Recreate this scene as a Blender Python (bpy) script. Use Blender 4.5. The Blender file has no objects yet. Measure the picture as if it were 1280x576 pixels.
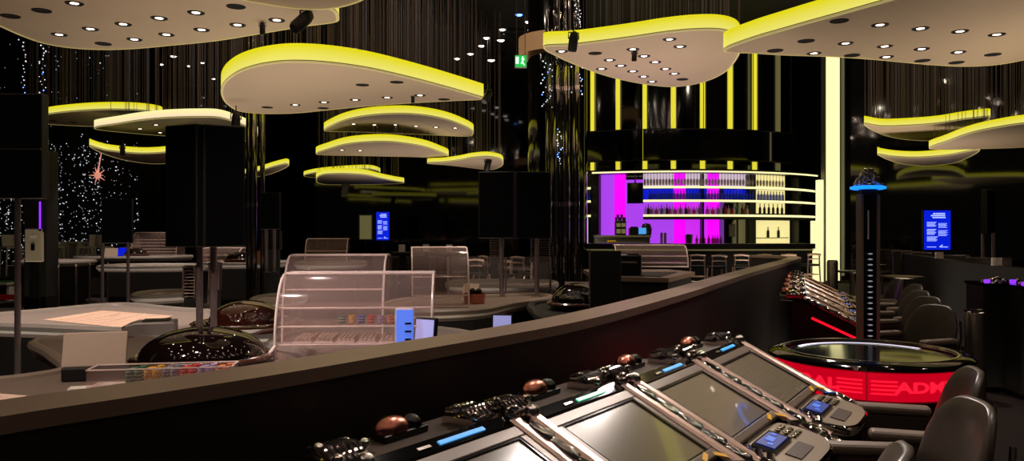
import bpy, bmesh, math, random
from mathutils import Vector, Matrix
PI = math.pi
RND = random.Random(7)
SC = bpy.context.scene
COL = SC.collection
F, CX, CY, EYE = 985.0, 640.0, 288.0, 1.7

# ------------------------------------------------------------------ measuring helpers
def at(px, py, d):
    """point of the room at depth d on the line of sight through a photo pixel"""
    return Vector(((px - CX) / F * d, d, EYE - (py - CY) / F * d))
def on(px, py, z):
    """point of the horizontal plane z seen at a photo pixel"""
    d = (z - EYE) * F / (CY - py)
    return Vector(((px - CX) / F * d, d, z))

# ------------------------------------------------------------------ materials
def lin(c):
    return tuple(((v / 255) / 12.92 if v / 255 <= .04045 else ((v / 255 + .055) / 1.055) ** 2.4) for v in c) + (1,)
MATS = {}
def pm(name, rgb, rough=.5, metal=0., emit=None, power=0., ior=1.5, vary=0., scale=30., coat=0.):
    m = bpy.data.materials.new(name); m.use_nodes = True
    nt = m.node_tree; b = nt.nodes['Principled BSDF']
    b.inputs['Base Color'].default_value = lin(rgb)
    b.inputs['Roughness'].default_value = rough
    b.inputs['Metallic'].default_value = metal
    b.inputs['IOR'].default_value = ior
    b.inputs['Coat Weight'].default_value = coat
    if emit:
        b.inputs['Emission Color'].default_value = lin(emit)
        b.inputs['Emission Strength'].default_value = power
    if vary:
        tc = nt.nodes.new('ShaderNodeTexCoord'); n = nt.nodes.new('ShaderNodeTexNoise')
        n.inputs['Scale'].default_value = scale; n.inputs['Detail'].default_value = 4
        mx = nt.nodes.new('ShaderNodeMix'); mx.data_type = 'RGBA'
        c = lin(rgb)
        mx.inputs[6].default_value = tuple(v * (1 - vary) for v in c[:3]) + (1,)
        mx.inputs[7].default_value = tuple(min(1, v * (1 + vary)) for v in c[:3]) + (1,)
        nt.links.new(tc.outputs['Object'], n.inputs['Vector'])
        nt.links.new(n.outputs['Fac'], mx.inputs[0]); nt.links.new(mx.outputs[2], b.inputs['Base Color'])
    MATS[name] = m
    return m
def glassy(name, rgb, clear=.8, gloss=.08, rough=.08):
    m = bpy.data.materials.new(name); m.use_nodes = True
    nt = m.node_tree; nt.nodes.clear()
    o = nt.nodes.new('ShaderNodeOutputMaterial'); t = nt.nodes.new('ShaderNodeBsdfTransparent')
    t.inputs[0].default_value = (.97, .95, .95, 1)
    p = nt.nodes.new('ShaderNodeBsdfPrincipled')
    p.inputs['Base Color'].default_value = lin(rgb); p.inputs['Roughness'].default_value = rough
    mx = nt.nodes.new('ShaderNodeMixShader'); mx.inputs[0].default_value = 1 - clear
    nt.links.new(t.outputs[0], mx.inputs[1]); nt.links.new(p.outputs[0], mx.inputs[2])
    nt.links.new(mx.outputs[0], o.inputs[0])
    MATS[name] = m
    return m
def rim_light(name, top, low, power):
    """lit acrylic band: colour shifts from one edge of the band to the other"""
    m = bpy.data.materials.new(name); m.use_nodes = True
    nt = m.node_tree; b = nt.nodes['Principled BSDF']
    b.inputs['Base Color'].default_value = lin((90, 88, 40)); b.inputs['Roughness'].default_value = .3
    tc = nt.nodes.new('ShaderNodeTexCoord'); s = nt.nodes.new('ShaderNodeSeparateXYZ'); r = nt.nodes.new('ShaderNodeValToRGB')
    r.color_ramp.elements[0].color = lin(low); r.color_ramp.elements[1].color = lin(top)
    r.color_ramp.elements[0].position = .0; r.color_ramp.elements[1].position = .85
    nt.links.new(tc.outputs['Generated'], s.inputs[0]); nt.links.new(s.outputs[2], r.inputs[0])
    nt.links.new(r.outputs[0], b.inputs['Emission Color']); b.inputs['Emission Strength'].default_value = power
    MATS[name] = m
    return m

pm('carpet', (46, 36, 32), .95, vary=.5, scale=9)
pm('ceiling_black', (24, 20, 19), .8, vary=.2)
pm('wall_gloss', (6, 6, 6), .05, ior=1.6)
pm('wall_mirror', (6, 6, 6), .05, ior=1.9)
pm('wall_matte', (14, 12, 12), .6, vary=.2)
pm('bar_gloss', (5, 5, 6), .08, ior=1.7)
pm('pit_face', (40, 32, 30), .45, vary=.12, scale=3)
pm('pit_cap', (138, 116, 100), .36, vary=.08, scale=8)
pm('soffit', (205, 184, 158), .55, vary=.05, scale=1.2)
pm('soffit_grey', (170, 158, 152), .55, vary=.05, scale=1.2)
pm('lip_glow', (200, 185, 140), .4, emit=(190, 176, 110), power=.5)
pm('seam', (50, 42, 20), .6)
pm('cloud_top', (60, 56, 50), .8, vary=.1)
rim_light('rim_yellow', (226, 216, 16), (236, 226, 112), 1.0)
rim_light('rim_cream', (255, 246, 170), (250, 222, 186), 1.0)
pm('fixture_black', (16, 15, 15), .4, vary=.1)
pm('opening_black', (4, 4, 4), .9)
pm('lens_lit', (255, 240, 225), .3, emit=(255, 232, 214), power=6)
pm('lens_pin', (255, 250, 245), .3, emit=(255, 240, 228), power=6)
pm('lens_sparkle', (255, 240, 225), .3, emit=(255, 226, 200), power=110)
pm('lens_blue', (120, 150, 255), .3, emit=(90, 130, 255), power=5)
pm('string_brown', (168, 140, 124), .5, vary=.2)
pm('string_steel', (160, 156, 172), .4, vary=.2)
pm('star_cloth', (10, 9, 10), .9, vary=.3)
pm('star_lit', (255, 250, 250), .4, emit=(235, 235, 245), power=1.05)
pm('star_pink', (255, 180, 160), .4, emit=(230, 150, 130), power=.8)
pm('chrome', (225, 215, 212), .07, 1.0)
pm('chrome_soft', (220, 205, 198), .2, 1.0)
pm('mirror_dark', (150, 145, 140), .05, 1.0)
pm('steel', (150, 140, 132), .32, 1.0, vary=.1)
pm('pole_metal', (165, 150, 150), .3, .8, vary=.05)
pm('black_gloss', (6, 6, 7), .06, ior=1.6)
pm('black_satin', (15, 14, 14), .35, vary=.1)
pm('black_matte', (13, 12, 12), .7, vary=.15)
pm('screen_off', (130, 120, 100), .17, ior=1.7, coat=.6)  # grey base carries the reflections seen on the switched-off screen
pm('screen_dark', (22, 22, 26), .1, ior=1.6)
pm('bezel', (112, 97, 86), .35, .2, vary=.05)
pm('console_grey', (186, 172, 154), .3, .5, vary=.06)
pm('ledge_brown', (84, 72, 64), .4, vary=.1)
pm('rail_bright', (236, 206, 194), .3, .75)
pm('leather', (64, 54, 47), .33, vary=.2, scale=60)
pm('leather_brown', (54, 46, 40), .42, vary=.15, scale=60)
pm('armrest_top', (120, 104, 92), .4, vary=.1)
pm('felt_pink', (236, 200, 180), .75, vary=.04, scale=14)
pm('felt_grey', (150, 138, 134), .7, vary=.06)
pm('felt_brown', (112, 98, 88), .7, vary=.06)
pm('rail_brown', (128, 114, 102), .4, vary=.08)
pm('rail_grey', (150, 144, 140), .4, vary=.08)
pm('table_dark', (17, 15, 15), .5, vary=.15)
pm('mahogany', (70, 34, 24), .18, vary=.2, scale=8, coat=.5)
pm('dome_dark', (16, 8, 7), .04, ior=1.7)
pm('dome_brown', (70, 30, 22), .06, ior=1.6, coat=.8)
pm('card_beige', (196, 176, 160), .6, vary=.04)
pm('card_white', (232, 224, 220), .6, vary=.03)
pm('plastic_grey', (128, 120, 118), .35, vary=.05)
glassy('acrylic', (248, 218, 212), .925)
glassy('acrylic_edge', (255, 238, 234), .15, rough=.15)
glassy('glass_pane', (180, 170, 170), .9)
glassy('clear_glass', (235, 220, 230), .35)
glassy('blue_glass', (30, 70, 230), .25)
glassy('green_glass', (50, 110, 50), .25)
glassy('amber_glass', (190, 90, 30), .25)
glassy('red_glass', (200, 30, 40), .25)
for n, c in dict(chip_green=(50, 120, 90), chip_yellow=(236, 176, 50), chip_blue=(60, 80, 190), chip_red=(224, 44, 58), chip_lilac=(176, 150, 206),
                 chip_orange=(230, 120, 70), chip_grey=(140, 140, 160)).items():
    pm(n, c, .4, vary=.06)
pm('sign_red', (160, 0, 20), .3, emit=(196, 0, 28), power=1.0)
pm('sign_letter', (255, 40, 60), .3, emit=(255, 26, 56), power=1.1)
pm('sign_bar', (120, 0, 16), .3, emit=(150, 4, 26), power=1.0)
pm('led_red', (255, 10, 30), .3, emit=(255, 16, 40), power=1.2)
pm('led_cyan', (60, 150, 220), .3, emit=(70, 150, 215), power=1.0)
pm('led_teal', (60, 200, 150), .3, emit=(70, 200, 150), power=1.0)
pm('led_blue', (20, 120, 255), .3, emit=(20, 130, 255), power=1.6)
pm('led_purple', (120, 30, 240), .3, emit=(140, 50, 250), power=1.3)
pm('led_white', (240, 240, 255), .3, emit=(225, 228, 250), power=1.3)
pm('led_dim', (220, 220, 230), .2, emit=(190, 190, 200), power=.3)
pm('pad_blue', (20, 50, 130), .45, emit=(16, 40, 120), power=.5)
pm('pad_line', (70, 120, 230), .45, emit=(60, 105, 215), power=.45)
pm('sticker_yellow', (250, 190, 30), .5, vary=.05)
pm('info_blue', (10, 40, 220), .3, emit=(6, 30, 215), power=1.0)
pm('info_text', (220, 230, 255), .3, emit=(190, 210, 255), power=1.0)
pm('screen_lilac', (170, 170, 230), .3, emit=(150, 150, 205), power=.8)
pm('screen_azure', (90, 130, 255), .3, emit=(96, 132, 250), power=.75)
pm('strip_yellow', (240, 230, 60), .3, emit=(226, 214, 56), power=1.0)
pm('strip_cream', (255, 250, 200), .3, emit=(255, 246, 178), power=1.1)
pm('shelf_lit', (255, 250, 190), .3, emit=(255, 246, 176), power=1.2)
pm('panel_magenta', (240, 20, 255), .3, emit=(232, 4, 246), power=1.15)
pm('panel_violet', (160, 70, 230), .3, emit=(172, 66, 238), power=.95)
pm('panel_orchid', (200, 60, 240), .3, emit=(206, 44, 240), power=1.0)
pm('panel_plum', (110, 60, 150), .3, emit=(118, 50, 160), power=.8)
pm('panel_blue', (10, 20, 140), .3, emit=(6, 24, 205), power=1.0)
pm('panel_pale_fill', (180, 160, 180), .3, emit=(204, 184, 200), power=.95)
pm('panel_cream', (255, 245, 180), .3, emit=(246, 232, 160), power=.9)
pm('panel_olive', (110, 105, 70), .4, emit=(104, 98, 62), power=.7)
pm('exit_green', (20, 170, 70), .3, emit=(24, 180, 74), power=1.1)
pm('exit_white', (230, 255, 240), .3, emit=(225, 255, 238), power=1.1)
pm('fascia_tan_lit', (210, 170, 120), .5, emit=(190, 140, 96), power=.35)  # emission added so the tan ring reads as lit
pm('device_cream', (205, 196, 168), .5, vary=.04)
pm('felt_green', (90, 150, 90), .7, vary=.06)
pm('belt_red', (200, 16, 30), .6, vary=.05)
pm('white_plastic', (214, 206, 198), .4, vary=.04)
pm('tent_orange', (206, 112, 60), .5, vary=.1)
pm('copper', (190, 120, 100), .25, 1.0)
pm('plant_dark', (40, 60, 30), .6, vary=.3)
pm('counter_grey', (150, 140, 110), .5, vary=.1)

# ------------------------------------------------------------------ mesh builder
class MB:
    def __init__(s): s.bm = bmesh.new(); s.mi = 0
    def m(s, i): s.mi = i; return s
    def face(s, vs):
        try:
            f = s.bm.faces.new(vs); f.material_index = s.mi; return f
        except ValueError: return None
    def poly(s, pts): return s.face([s.bm.verts.new(p) for p in pts])
    def box(s, c, d, rz=0, mat=None):
        M = Matrix.Translation(c) @ (mat if mat else Matrix.Rotation(rz, 4, 'Z'))
        v = [s.bm.verts.new(M @ Vector((x * d[0] / 2, y * d[1] / 2, z * d[2] / 2))) for x in (-1, 1) for y in (-1, 1) for z in (-1, 1)]
        for q in ((0, 1, 3, 2), (4, 6, 7, 5), (0, 4, 5, 1), (2, 3, 7, 6), (0, 2, 6, 4), (1, 5, 7, 3)): s.face([v[i] for i in q])
        return s
    def prism(s, pts, z0, z1):
        a = [s.bm.verts.new((p[0], p[1], z0)) for p in pts]; b = [s.bm.verts.new((p[0], p[1], z1)) for p in pts]
        n = len(pts); s.face(a[::-1]); s.face(b)
        for i in range(n): s.face([a[i], a[(i + 1) % n], b[(i + 1) % n], b[i]])
        return s
    def extrude(s, prof, axis_to, x0, x1):
        """prof: list of (a,b); axis_to(x,a,b) -> point"""
        a = [s.bm.verts.new(axis_to(x0, *p)) for p in prof]; b = [s.bm.verts.new(axis_to(x1, *p)) for p in prof]
        n = len(prof); s.face(a[::-1]); s.face(b)
        for i in range(n): s.face([a[i], a[(i + 1) % n], b[(i + 1) % n], b[i]])
        return s
    def tube(s, path, r, n=8, closed=False):
        P = [Vector(p) for p in path]; rs = r if isinstance(r, (list, tuple)) else [r] * len(P); rings = []
        prev = None
        for i, p in enumerate(P):
            if closed: t = P[(i + 1) % len(P)] - P[i - 1]
            else: t = P[min(i + 1, len(P) - 1)] - P[max(i - 1, 0)]
            t.normalize()
            if prev is None:
                u = t.orthogonal().normalized()
            else:
                u = (prev - t * prev.dot(t)).normalized()
            prev = u; w = t.cross(u)
            rings.append([s.bm.verts.new(p + (u * math.cos(2 * PI * k / n) + w * math.sin(2 * PI * k / n)) * rs[i]) for k in range(n)])
        m = len(rings)
        for i in range(m if closed else m - 1):
            A, B = rings[i], rings[(i + 1) % m]
            for k in range(n): s.face([A[k], A[(k + 1) % n], B[(k + 1) % n], B[k]])
        if not closed: s.face(rings[0][::-1]); s.face(rings[-1])
        return s
    def cyl(s, p0, p1, r, n=16): return s.tube([p0, p1], r, n)
    def lathe(s, prof, c=(0, 0, 0), n=32, sx=1, sy=1):
        c = Vector(c); rings = []
        for r, z in prof:
            if r < 1e-6: rings.append([s.bm.verts.new(c + Vector((0, 0, z)))])
            else: rings.append([s.bm.verts.new(c + Vector((r * sx * math.cos(2 * PI * k / n), r * sy * math.sin(2 * PI * k / n), z))) for k in range(n)])
        for A, B in zip(rings, rings[1:]):
            for k in range(n):
                k2 = (k + 1) % n
                if len(A) == 1 and len(B) == 1: continue
                if len(A) == 1: s.face([A[0], B[k2], B[k]])
                elif len(B) == 1: s.face([A[k], A[k2], B[0]])
                else: s.face([A[k], A[k2], B[k2], B[k]])
        return s
    def ball(s, c, r, n=10, sz=1):
        return s.lathe([(r * math.sin(PI * i / n), -r * sz * math.cos(PI * i / n)) for i in range(n + 1)], c, 2 * n)
    def sweep(s, path, prof, closed=False):
        """prof (side, up) swept along a level path"""
        P = [Vector(p) for p in path]; R = []
        for i, p in enumerate(P):
            t = (P[(i + 1) % len(P)] - P[i - 1]) if closed else (P[min(i + 1, len(P) - 1)] - P[max(i - 1, 0)])
            t.z = 0; t.normalize(); nrm = Vector((-t.y, t.x, 0))
            R.append([s.bm.verts.new(p + nrm * a + Vector((0, 0, b))) for a, b in prof])
        m = len(R); n = len(prof)
        for i in range(m if closed else m - 1):
            A, B = R[i], R[(i + 1) % m]
            for k in range(n): s.face([A[k], A[(k + 1) % n], B[(k + 1) % n], B[k]])
        if not closed: s.face(R[0][::-1]); s.face(R[-1])
        return s
    def build(s, name, mats, parent=None, loc=None, rz=0, smooth=False, bevel=0, seg=2):
        if not isinstance(mats, (list, tuple)): mats = [mats]
        bmesh.ops.recalc_face_normals(s.bm, faces=s.bm.faces)
        me = bpy.data.meshes.new(name); s.bm.to_mesh(me); s.bm.free()
        for k in mats: me.materials.append(MATS[k])
        if smooth:
            for p in me.polygons: p.use_smooth = True
            me.set_sharp_from_angle(angle=math.radians(42))
        o = bpy.data.objects.new(name, me); COL.objects.link(o)
        if parent: o.parent = parent
        if loc is not None: o.location = loc
        if rz: o.rotation_euler = (0, 0, rz)
        if bevel:
            b = o.modifiers.new('bevel', 'BEVEL'); b.width = bevel; b.segments = seg; b.limit_method = 'ANGLE'
        return o

def tag(o, label, cat, group=None, kind=None):
    o['label'] = label; o['category'] = cat
    if group: o['group'] = group
    if kind: o['kind'] = kind
    return o
def thing(name, label, cat, loc=(0, 0, 0), rz=0, group=None):
    o = bpy.data.objects.new(name, None); COL.objects.link(o); o.empty_display_size = .1
    o.location = loc; o.rotation_euler = (0, 0, rz)
    return tag(o, label, cat, group)
def struct(o): o['kind'] = 'structure'; return o
def dup(o, loc, rz, label=None, group=None):
    def cp(q, par):
        c = q.copy(); COL.objects.link(c)
        if par: c.parent = par
        for ch in list(q.children): cp(ch, c)
        return c
    c = cp(o, None); c.location = loc; c.rotation_euler = (0, 0, rz)
    if label: c['label'] = label
    if group: c['group'] = group
    return c
def spline(P, k=6, closed=False):
    P = [Vector(p) for p in P]; n = len(P); out = []
    for i in range(n if closed else n - 1):
        if closed: a, b, c, d = P[i - 1], P[i], P[(i + 1) % n], P[(i + 2) % n]
        else: a, b, c, d = P[max(i - 1, 0)], P[i], P[i + 1], P[min(i + 2, n - 1)]
        t0 = 0; t1 = max((b - a).length, 1e-4) ** .5; t2 = t1 + max((c - b).length, 1e-4) ** .5; t3 = t2 + max((d - c).length, 1e-4) ** .5
        for j in range(k):
            t = t1 + (t2 - t1) * j / k
            A1 = a * ((t1 - t) / t1) + b * (t / t1); A2 = b * ((t2 - t) / (t2 - t1)) + c * ((t - t1) / (t2 - t1)); A3 = c * ((t3 - t) / (t3 - t2)) + d * ((t - t2) / (t3 - t2))
            B1 = A1 * ((t2 - t) / t2) + A2 * (t / t2); B2 = A2 * ((t3 - t) / (t3 - t1)) + A3 * ((t - t1) / (t3 - t1))
            out.append(B1 * ((t2 - t) / (t2 - t1)) + B2 * ((t - t1) / (t2 - t1)))
    if not closed: out.append(P[-1])
    return out
def inside(p, poly):
    c = False; n = len(poly)
    for i in range(n):
        a, b = poly[i], poly[i - 1]
        if (a.y > p.y) != (b.y > p.y) and p.x < (b.x - a.x) * (p.y - a.y) / (b.y - a.y) + a.x: c = not c
    return c
CEIL = 8.6

# ================================================================== THE ROOM
struct(MB().box((1, 17, -.05), (50, 46, .1)).build('floor', 'carpet'))
struct(MB().box((1, 17, CEIL + .05), (50, 46, .1)).build('ceiling', 'ceiling_black'))
struct(MB().box((-6.5, 38.1, 4.3), (35, .2, 8.6)).build('wall_back', 'wall_gloss'))
_c, _s = math.cos(.494), math.sin(.494)
struct(MB().box((13.75 + _c * 4.9, 25.7 - _s * 4.9, 4.3), (16.2, .2, 8.6), rz=-.494).build('wall_right_back', 'wall_mirror'))
struct(MB().box((11.15, 32.7, 4.3), (.2, 10.8, 8.6)).build('wall_recess', 'wall_matte'))
struct(MB().box((-23.9, 17, 4.3), (.2, 42, 8.6)).build('wall_left', 'wall_matte'))
struct(MB().box((25.9, 12, 4.3), (.2, 36, 8.6)).build('wall_right', 'wall_matte'))
struct(MB().box((-16.5, 25, .21), (13, 7.6, .42)).build('floor_podium', 'carpet'))

# low pit wall sweeping past the terminals
cap = [on(-130, 545, 1.3), on(0, 520, 1.3), on(180, 493, 1.3), on(360, 465, 1.3), on(540, 434, 1.3), on(719, 402, 1.3), on(844, 370, 1.3), on(930, 343, 1.3),
       Vector((3.93, 10.9, 1.3)), Vector((4.32, 11.8, 1.3)), Vector((4.4, 12.4, 1.3)), Vector((4.22, 12.85, 1.3)), Vector((3.9, 12.95, 1.3))]
path = [Vector((p.x, p.y, 0)) for p in spline(cap, 10)]
w = MB().sweep(path, [(0, 0), (.18, 0), (.18, 1.26), (0, 1.26)]).build('wall_pit', 'pit_face', smooth=True); struct(w)
struct(MB().sweep(path, [(-.006, 1.26), (.186, 1.26), (.186, 1.3), (-.006, 1.3)]).build('trim_pit', 'pit_cap', smooth=True))
# low wall of the seating area at the right
path = [Vector((p.x, p.y, 0)) for p in spline([on(1112, 314, 1.25), on(1150, 320, 1.25), on(1200, 327, 1.25), on(1262, 334, 1.25), on(1330, 342, 1.25)], 8)]
struct(MB().sweep(path, [(0, 0), (.15, 0), (.15, 1.25), (0, 1.25)]).build('wall_lounge', 'opening_black', smooth=True))

# wide dark pillar with a tan ring, dark pillar at the left
pc = at(697, 288, 20.6)
struct(MB().lathe([(.78, 0), (.78, CEIL)], (pc.x, pc.y, 0), 48).build('column_dark', 'bar_gloss', smooth=True))
struct(MB().lathe([(.98, 6.25), (1.02, 6.25), (1.02, 6.7), (.98, 6.7), (.98, 6.25)], (pc.x, pc.y, 0), 48).build('trim_column_ring', 'fascia_tan_lit', smooth=True))
lc = at(43, 288, 16.6)
struct(MB().box((lc.x, lc.y + .25, 1.7), (.46, .46, 3.4)).build('column_left', 'wall_matte'))

# ================================================================== HANGING CLOUD LUMINAIRES
def downlight(root, p, lit, r):
    k = r / .09
    if lit:
        o = MB().lathe([(.048 * k, -.002), (.055 * k, -.006), (.088 * k, -.009), (.096 * k, .004)], n=24).build('downlight', 'fixture_black', root, p, smooth=True)
        MB().lathe([(0, -.004), (.042 * k, -.004)], n=20).build('lamp', 'lens_lit', o)
    else:
        MB().lathe([(0, -.003), (.085 * k, -.003), (.098 * k, -.007), (.104 * k, .004)], n=24).build('dark_opening', 'opening_black', root, p, smooth=True)
def cloud(label, pts, z, t, lit=(), dark=(), rim='rim_yellow', strings=0, sl=None, soffit='soffit', r=.09, k=5):
    W = [on(x, y, EYE + z) for x, y in pts]
    W = spline(W, k, closed=True)
    area = sum(W[i - 1].x * W[i].y - W[i].x * W[i - 1].y for i in range(len(W)))
    if area < 0: W.reverse()
    c = sum(W, Vector()) / len(W)
    root = thing('hanging_cloud_lamp', label, 'ceiling light', c, group='cloud shaped ceiling lights')
    L = [Vector((p.x - c.x, p.y - c.y)) for p in W]; n = len(L)
    def off(d):
        out = []
        for i in range(n):
            e = (L[(i + 1) % n] - L[i - 1]).normalized(); out.append(L[i] + Vector((-e.y, e.x)) * d)
        return out
    # rim: lit acrylic band standing around the edge
    a = MB(); o0 = L; o1 = off(.03)
    R = [[a.bm.verts.new((p.x, p.y, zz)) for p in q] for q, zz in ((o1, t), (o0, t - .01), (o0, .03), (o1, .03))]
    for A, B in zip(R, R[1:]):
        for i in range(n): a.face([A[i], A[(i + 1) % n], B[(i + 1) % n], B[i]])
    a.build('rim', rim, root, smooth=True)
    a = MB(); R = [[a.bm.verts.new((p.x, p.y, zz)) for p in q] for q, zz in ((off(.012), .03), (off(.012), .018))]
    for i in range(n): a.face([R[0][i], R[0][(i + 1) % n], R[1][(i + 1) % n], R[1][i]])
    a.build('seam', 'seam', root)
    # underside with a small rounded lip
    a = MB(); R = [[a.bm.verts.new((p.x, p.y, zz)) for p in q] for q, zz in ((L, .02), (off(.004), .008), (off(.02), 0))]
    for A, B in zip(R, R[1:]):
        for i in range(n): a.face([A[i], A[(i + 1) % n], B[(i + 1) % n], B[i]])
    a.face(R[2]); a.build('underside', soffit, root, smooth=True)
    a = MB(); R = [[a.bm.verts.new((p.x, p.y, zz)) for p in q] for q, zz in ((off(-.004), .016), (off(-.002), -.004), (off(.03), -.006))]
    for A, B in zip(R, R[1:]):
        for i in range(n): a.face([A[i], A[(i + 1) % n], B[(i + 1) % n], B[i]])
    a.build('lip', 'lip_glow', root, smooth=True)
    a = MB(); a.poly([(p.x, p.y, t - .02) for p in off(.03)]); a.build('top_panel', 'cloud_top', root)
    for x, y in lit: downlight(root, on(x, y, EYE + z) - c, True, r)
    for x, y in dark: downlight(root, on(x, y, EYE + z) - c, False, r)
    if strings:
        a = MB(); xs = [p.x for p in W]; ys = [p.y for p in W]; q = 0; tries = 0
        wd = .0022 * c.y / 10 + .002
        while q < strings and tries < 20000:
            tries += 1
            p = Vector((RND.uniform(min(xs), max(xs)), RND.uniform(min(ys), max(ys))))
            if not inside(p, W): continue
            q += 1; a.m(0 if RND.random() < .6 else 1)
            a.tube([(p.x, p.y, c.z + t - .02), (p.x, p.y, CEIL)], wd * RND.uniform(.5, 1.1), 4)
        s = a.build('string_curtain', ['string_brown', 'string_steel'])
        tag(s, sl, 'string curtain', kind='stuff')
    return root, c

cloud('huge cream-bellied cloud lamp filling the upper left corner, its near edge out of frame',
      [(0, 33), (30, 46), (58, 55), (90, 60), (125, 62), (165, 61), (210, 57), (270, 51), (320, 43), (380, 33), (421, 27), (423, 20), (418, 13), (380, 0), (300, -40), (180, -75), (60, -80), (-70, -50), (-90, -10), (-50, 12)],
      2.4, .25, [(74, 43), (113, 36), (154, 30), (199, 22.5), (245, 15.6), (168, 49), (208, 43), (252, 37), (297, 31), (93, 4), (346, 25)], [(13, 20), (52, 13), (129, 54.5), (295, 8)])
cloud('cloud lamp cut off by the top of the frame beside two black spotlights',
      [(300, -1), (333, 5.5), (367, 10.5), (394, 12), (417, 10.5), (439, 5.5), (456, -2), (462, -25), (440, -60), (380, -85), (300, -70), (270, -30)], 1.9, .22)
cloud('long yellow-rimmed teardrop cloud lamp pointing right, above three lens-shaped ones',
      [(277, 109), (285, 98), (302, 88), (327, 81), (356, 77.5), (385, 77.5), (418, 80), (460, 86), (510, 97), (560, 110), (600, 121.5), (604.5, 123), (600, 124.5), (577, 125.5), (527, 128), (460, 132.5), (410, 137.5), (364, 141.7), (327, 142), (302, 139.6), (285, 131), (277.5, 121)],
      2.2, .25, [(369, 131), (405, 127.5), (444, 124.6), (484, 121.7), (525, 119)], [(334, 134), (453, 106), (496, 102.5), (404, 135), (555, 124)],
      strings=150, sl='thin hanging strings holding up the long teardrop cloud lamp')
cloud('yellow cloud lamp at far left half hidden by a pale one',
      [(36, 149), (59, 143), (87, 139.6), (118, 137.5), (146, 137), (174, 138), (198, 141), (203, 144), (190, 149), (150, 155), (118, 158), (90, 157), (59, 155)], 3.05, .2, dark=[(66, 151), (92, 153)],
      strings=130, sl='thin hanging strings over the far left yellow cloud lamp')
cloud('pale cream-rimmed cloud lamp passing behind the tall black display box',
      [(118, 159.7), (146, 155), (174, 150.7), (208, 147.6), (243, 146.5), (271, 147), (295, 153), (312, 160), (321, 166), (322, 170), (316, 174), (300, 177), (270, 176), (220, 171), (170, 167), (122, 162)],
      2.6, .205, [(175, 161), (195, 156), (220, 160), (200, 165.6)], rim='rim_cream', soffit='soffit_grey', strings=150, sl='thin hanging strings over the pale cream-rimmed cloud lamp')
cloud('small yellow upturned cloud lamp in front of the starry curtain',
      [(112, 182), (125, 186), (139, 189), (174, 192), (194, 191.7), (218, 189), (250, 182), (258, 186), (244, 196), (218, 203.6), (191, 204.7), (163, 201.5), (139, 195.6), (118, 187)], 2.0, .17)
cloud('yellow lens-shaped cloud lamp with six lit spots, under the long teardrop one',
      [(406, 163.7), (416.5, 156), (433.5, 149.6), (453, 145.5), (477, 143), (506, 142.4), (531, 144.3), (555, 148.7), (574.4, 155), (591, 163.3), (591.5, 167), (588, 170), (580, 170.5), (550, 169.3), (516, 167.6), (477, 166), (441, 164.8), (415, 164.4)],
      2.95, .22, [(442, 155), (468, 156), (494, 156), (520, 157.5), (545, 159), (569, 160)], strings=190, sl='thin hanging strings over the upper lens-shaped cloud lamp', r=.1)
cloud('yellow lens-shaped cloud lamp with two lit spots, middle of the centre stack',
      [(396, 193), (411.6, 186), (433.5, 180.3), (458, 177.8), (484.5, 177.4), (509, 179.8), (531, 183.7), (550, 190), (559.5, 194), (560, 197), (556, 198), (545, 197.3), (514, 196), (477, 195.3), (441, 194.4), (410, 194)],
      2.45, .22, [(427.5, 187.5), (450, 188)], strings=150, sl='thin hanging strings over the middle lens-shaped cloud lamp', r=.1)
cloud('small yellow teardrop cloud lamp with its round end right, carrying a black spotlight',
      [(534, 203.8), (555, 202.6), (574.4, 200), (591, 197), (608, 195.8), (623, 197.8), (629, 202.6), (625.4, 208.7), (613, 212.3), (598.7, 211), (574.4, 208), (555, 206), (540, 205)], 2.25, .16,
      strings=60, sl='thin hanging strings over the small teardrop cloud lamp')
cloud('grey-topped flat cloud lamp peeping out behind the lowest yellow one',
      [(380, 220), (390, 216.5), (410, 214), (440, 212), (460, 211.5), (473, 214), (471, 218), (430, 221), (395, 222)], 2.25, .17)
cloud('lowest and farthest yellow cloud lamp in the centre, a white spotlight hanging under it',
      [(395, 225), (399.5, 219.6), (409, 217.7), (428.6, 217.2), (453, 218.4), (477, 223.3), (496.6, 227), (505, 228.2), (501, 229.3), (453, 230.6), (409, 230.6), (399, 229)], 1.9, .2,
      strings=90, sl='thin hanging strings over the lowest far cloud lamp')
cloud('small yellow cloud lamp tip to the right of the gilded mirror column',
      [(300, 219), (328, 212.5), (343, 208), (358, 205), (361.5, 206), (343, 216), (329, 219.6), (312, 222)], 2.0, .17)
cloud('teardrop cloud lamp pointing left, studded with lit spots, before the bar',
      [(680.5, 58), (715.5, 56), (754, 51.6), (792, 46.6), (830, 41), (868, 37.4), (899, 37.4), (918, 42), (926, 52), (926, 63), (918, 78), (906.5, 90), (887, 100), (864.5, 106), (841.5, 108.5), (818.6, 107), (788, 102), (754, 93.6), (715.5, 79.4), (692.6, 68.7), (681, 62)],
      3.0, .24, [(837, 49), (850, 58), (791, 61.5), (805, 70), (819, 77.5), (832, 86), (843, 92), (762, 75), (776, 82), (791, 89), (804.5, 95.5), (815, 102), (752, 86), (702, 64)], [(744, 66.5), (853, 99)],
      strings=110, sl='thin hanging strings over the spot-studded cloud lamp in front of the bar', r=.105)
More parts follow.
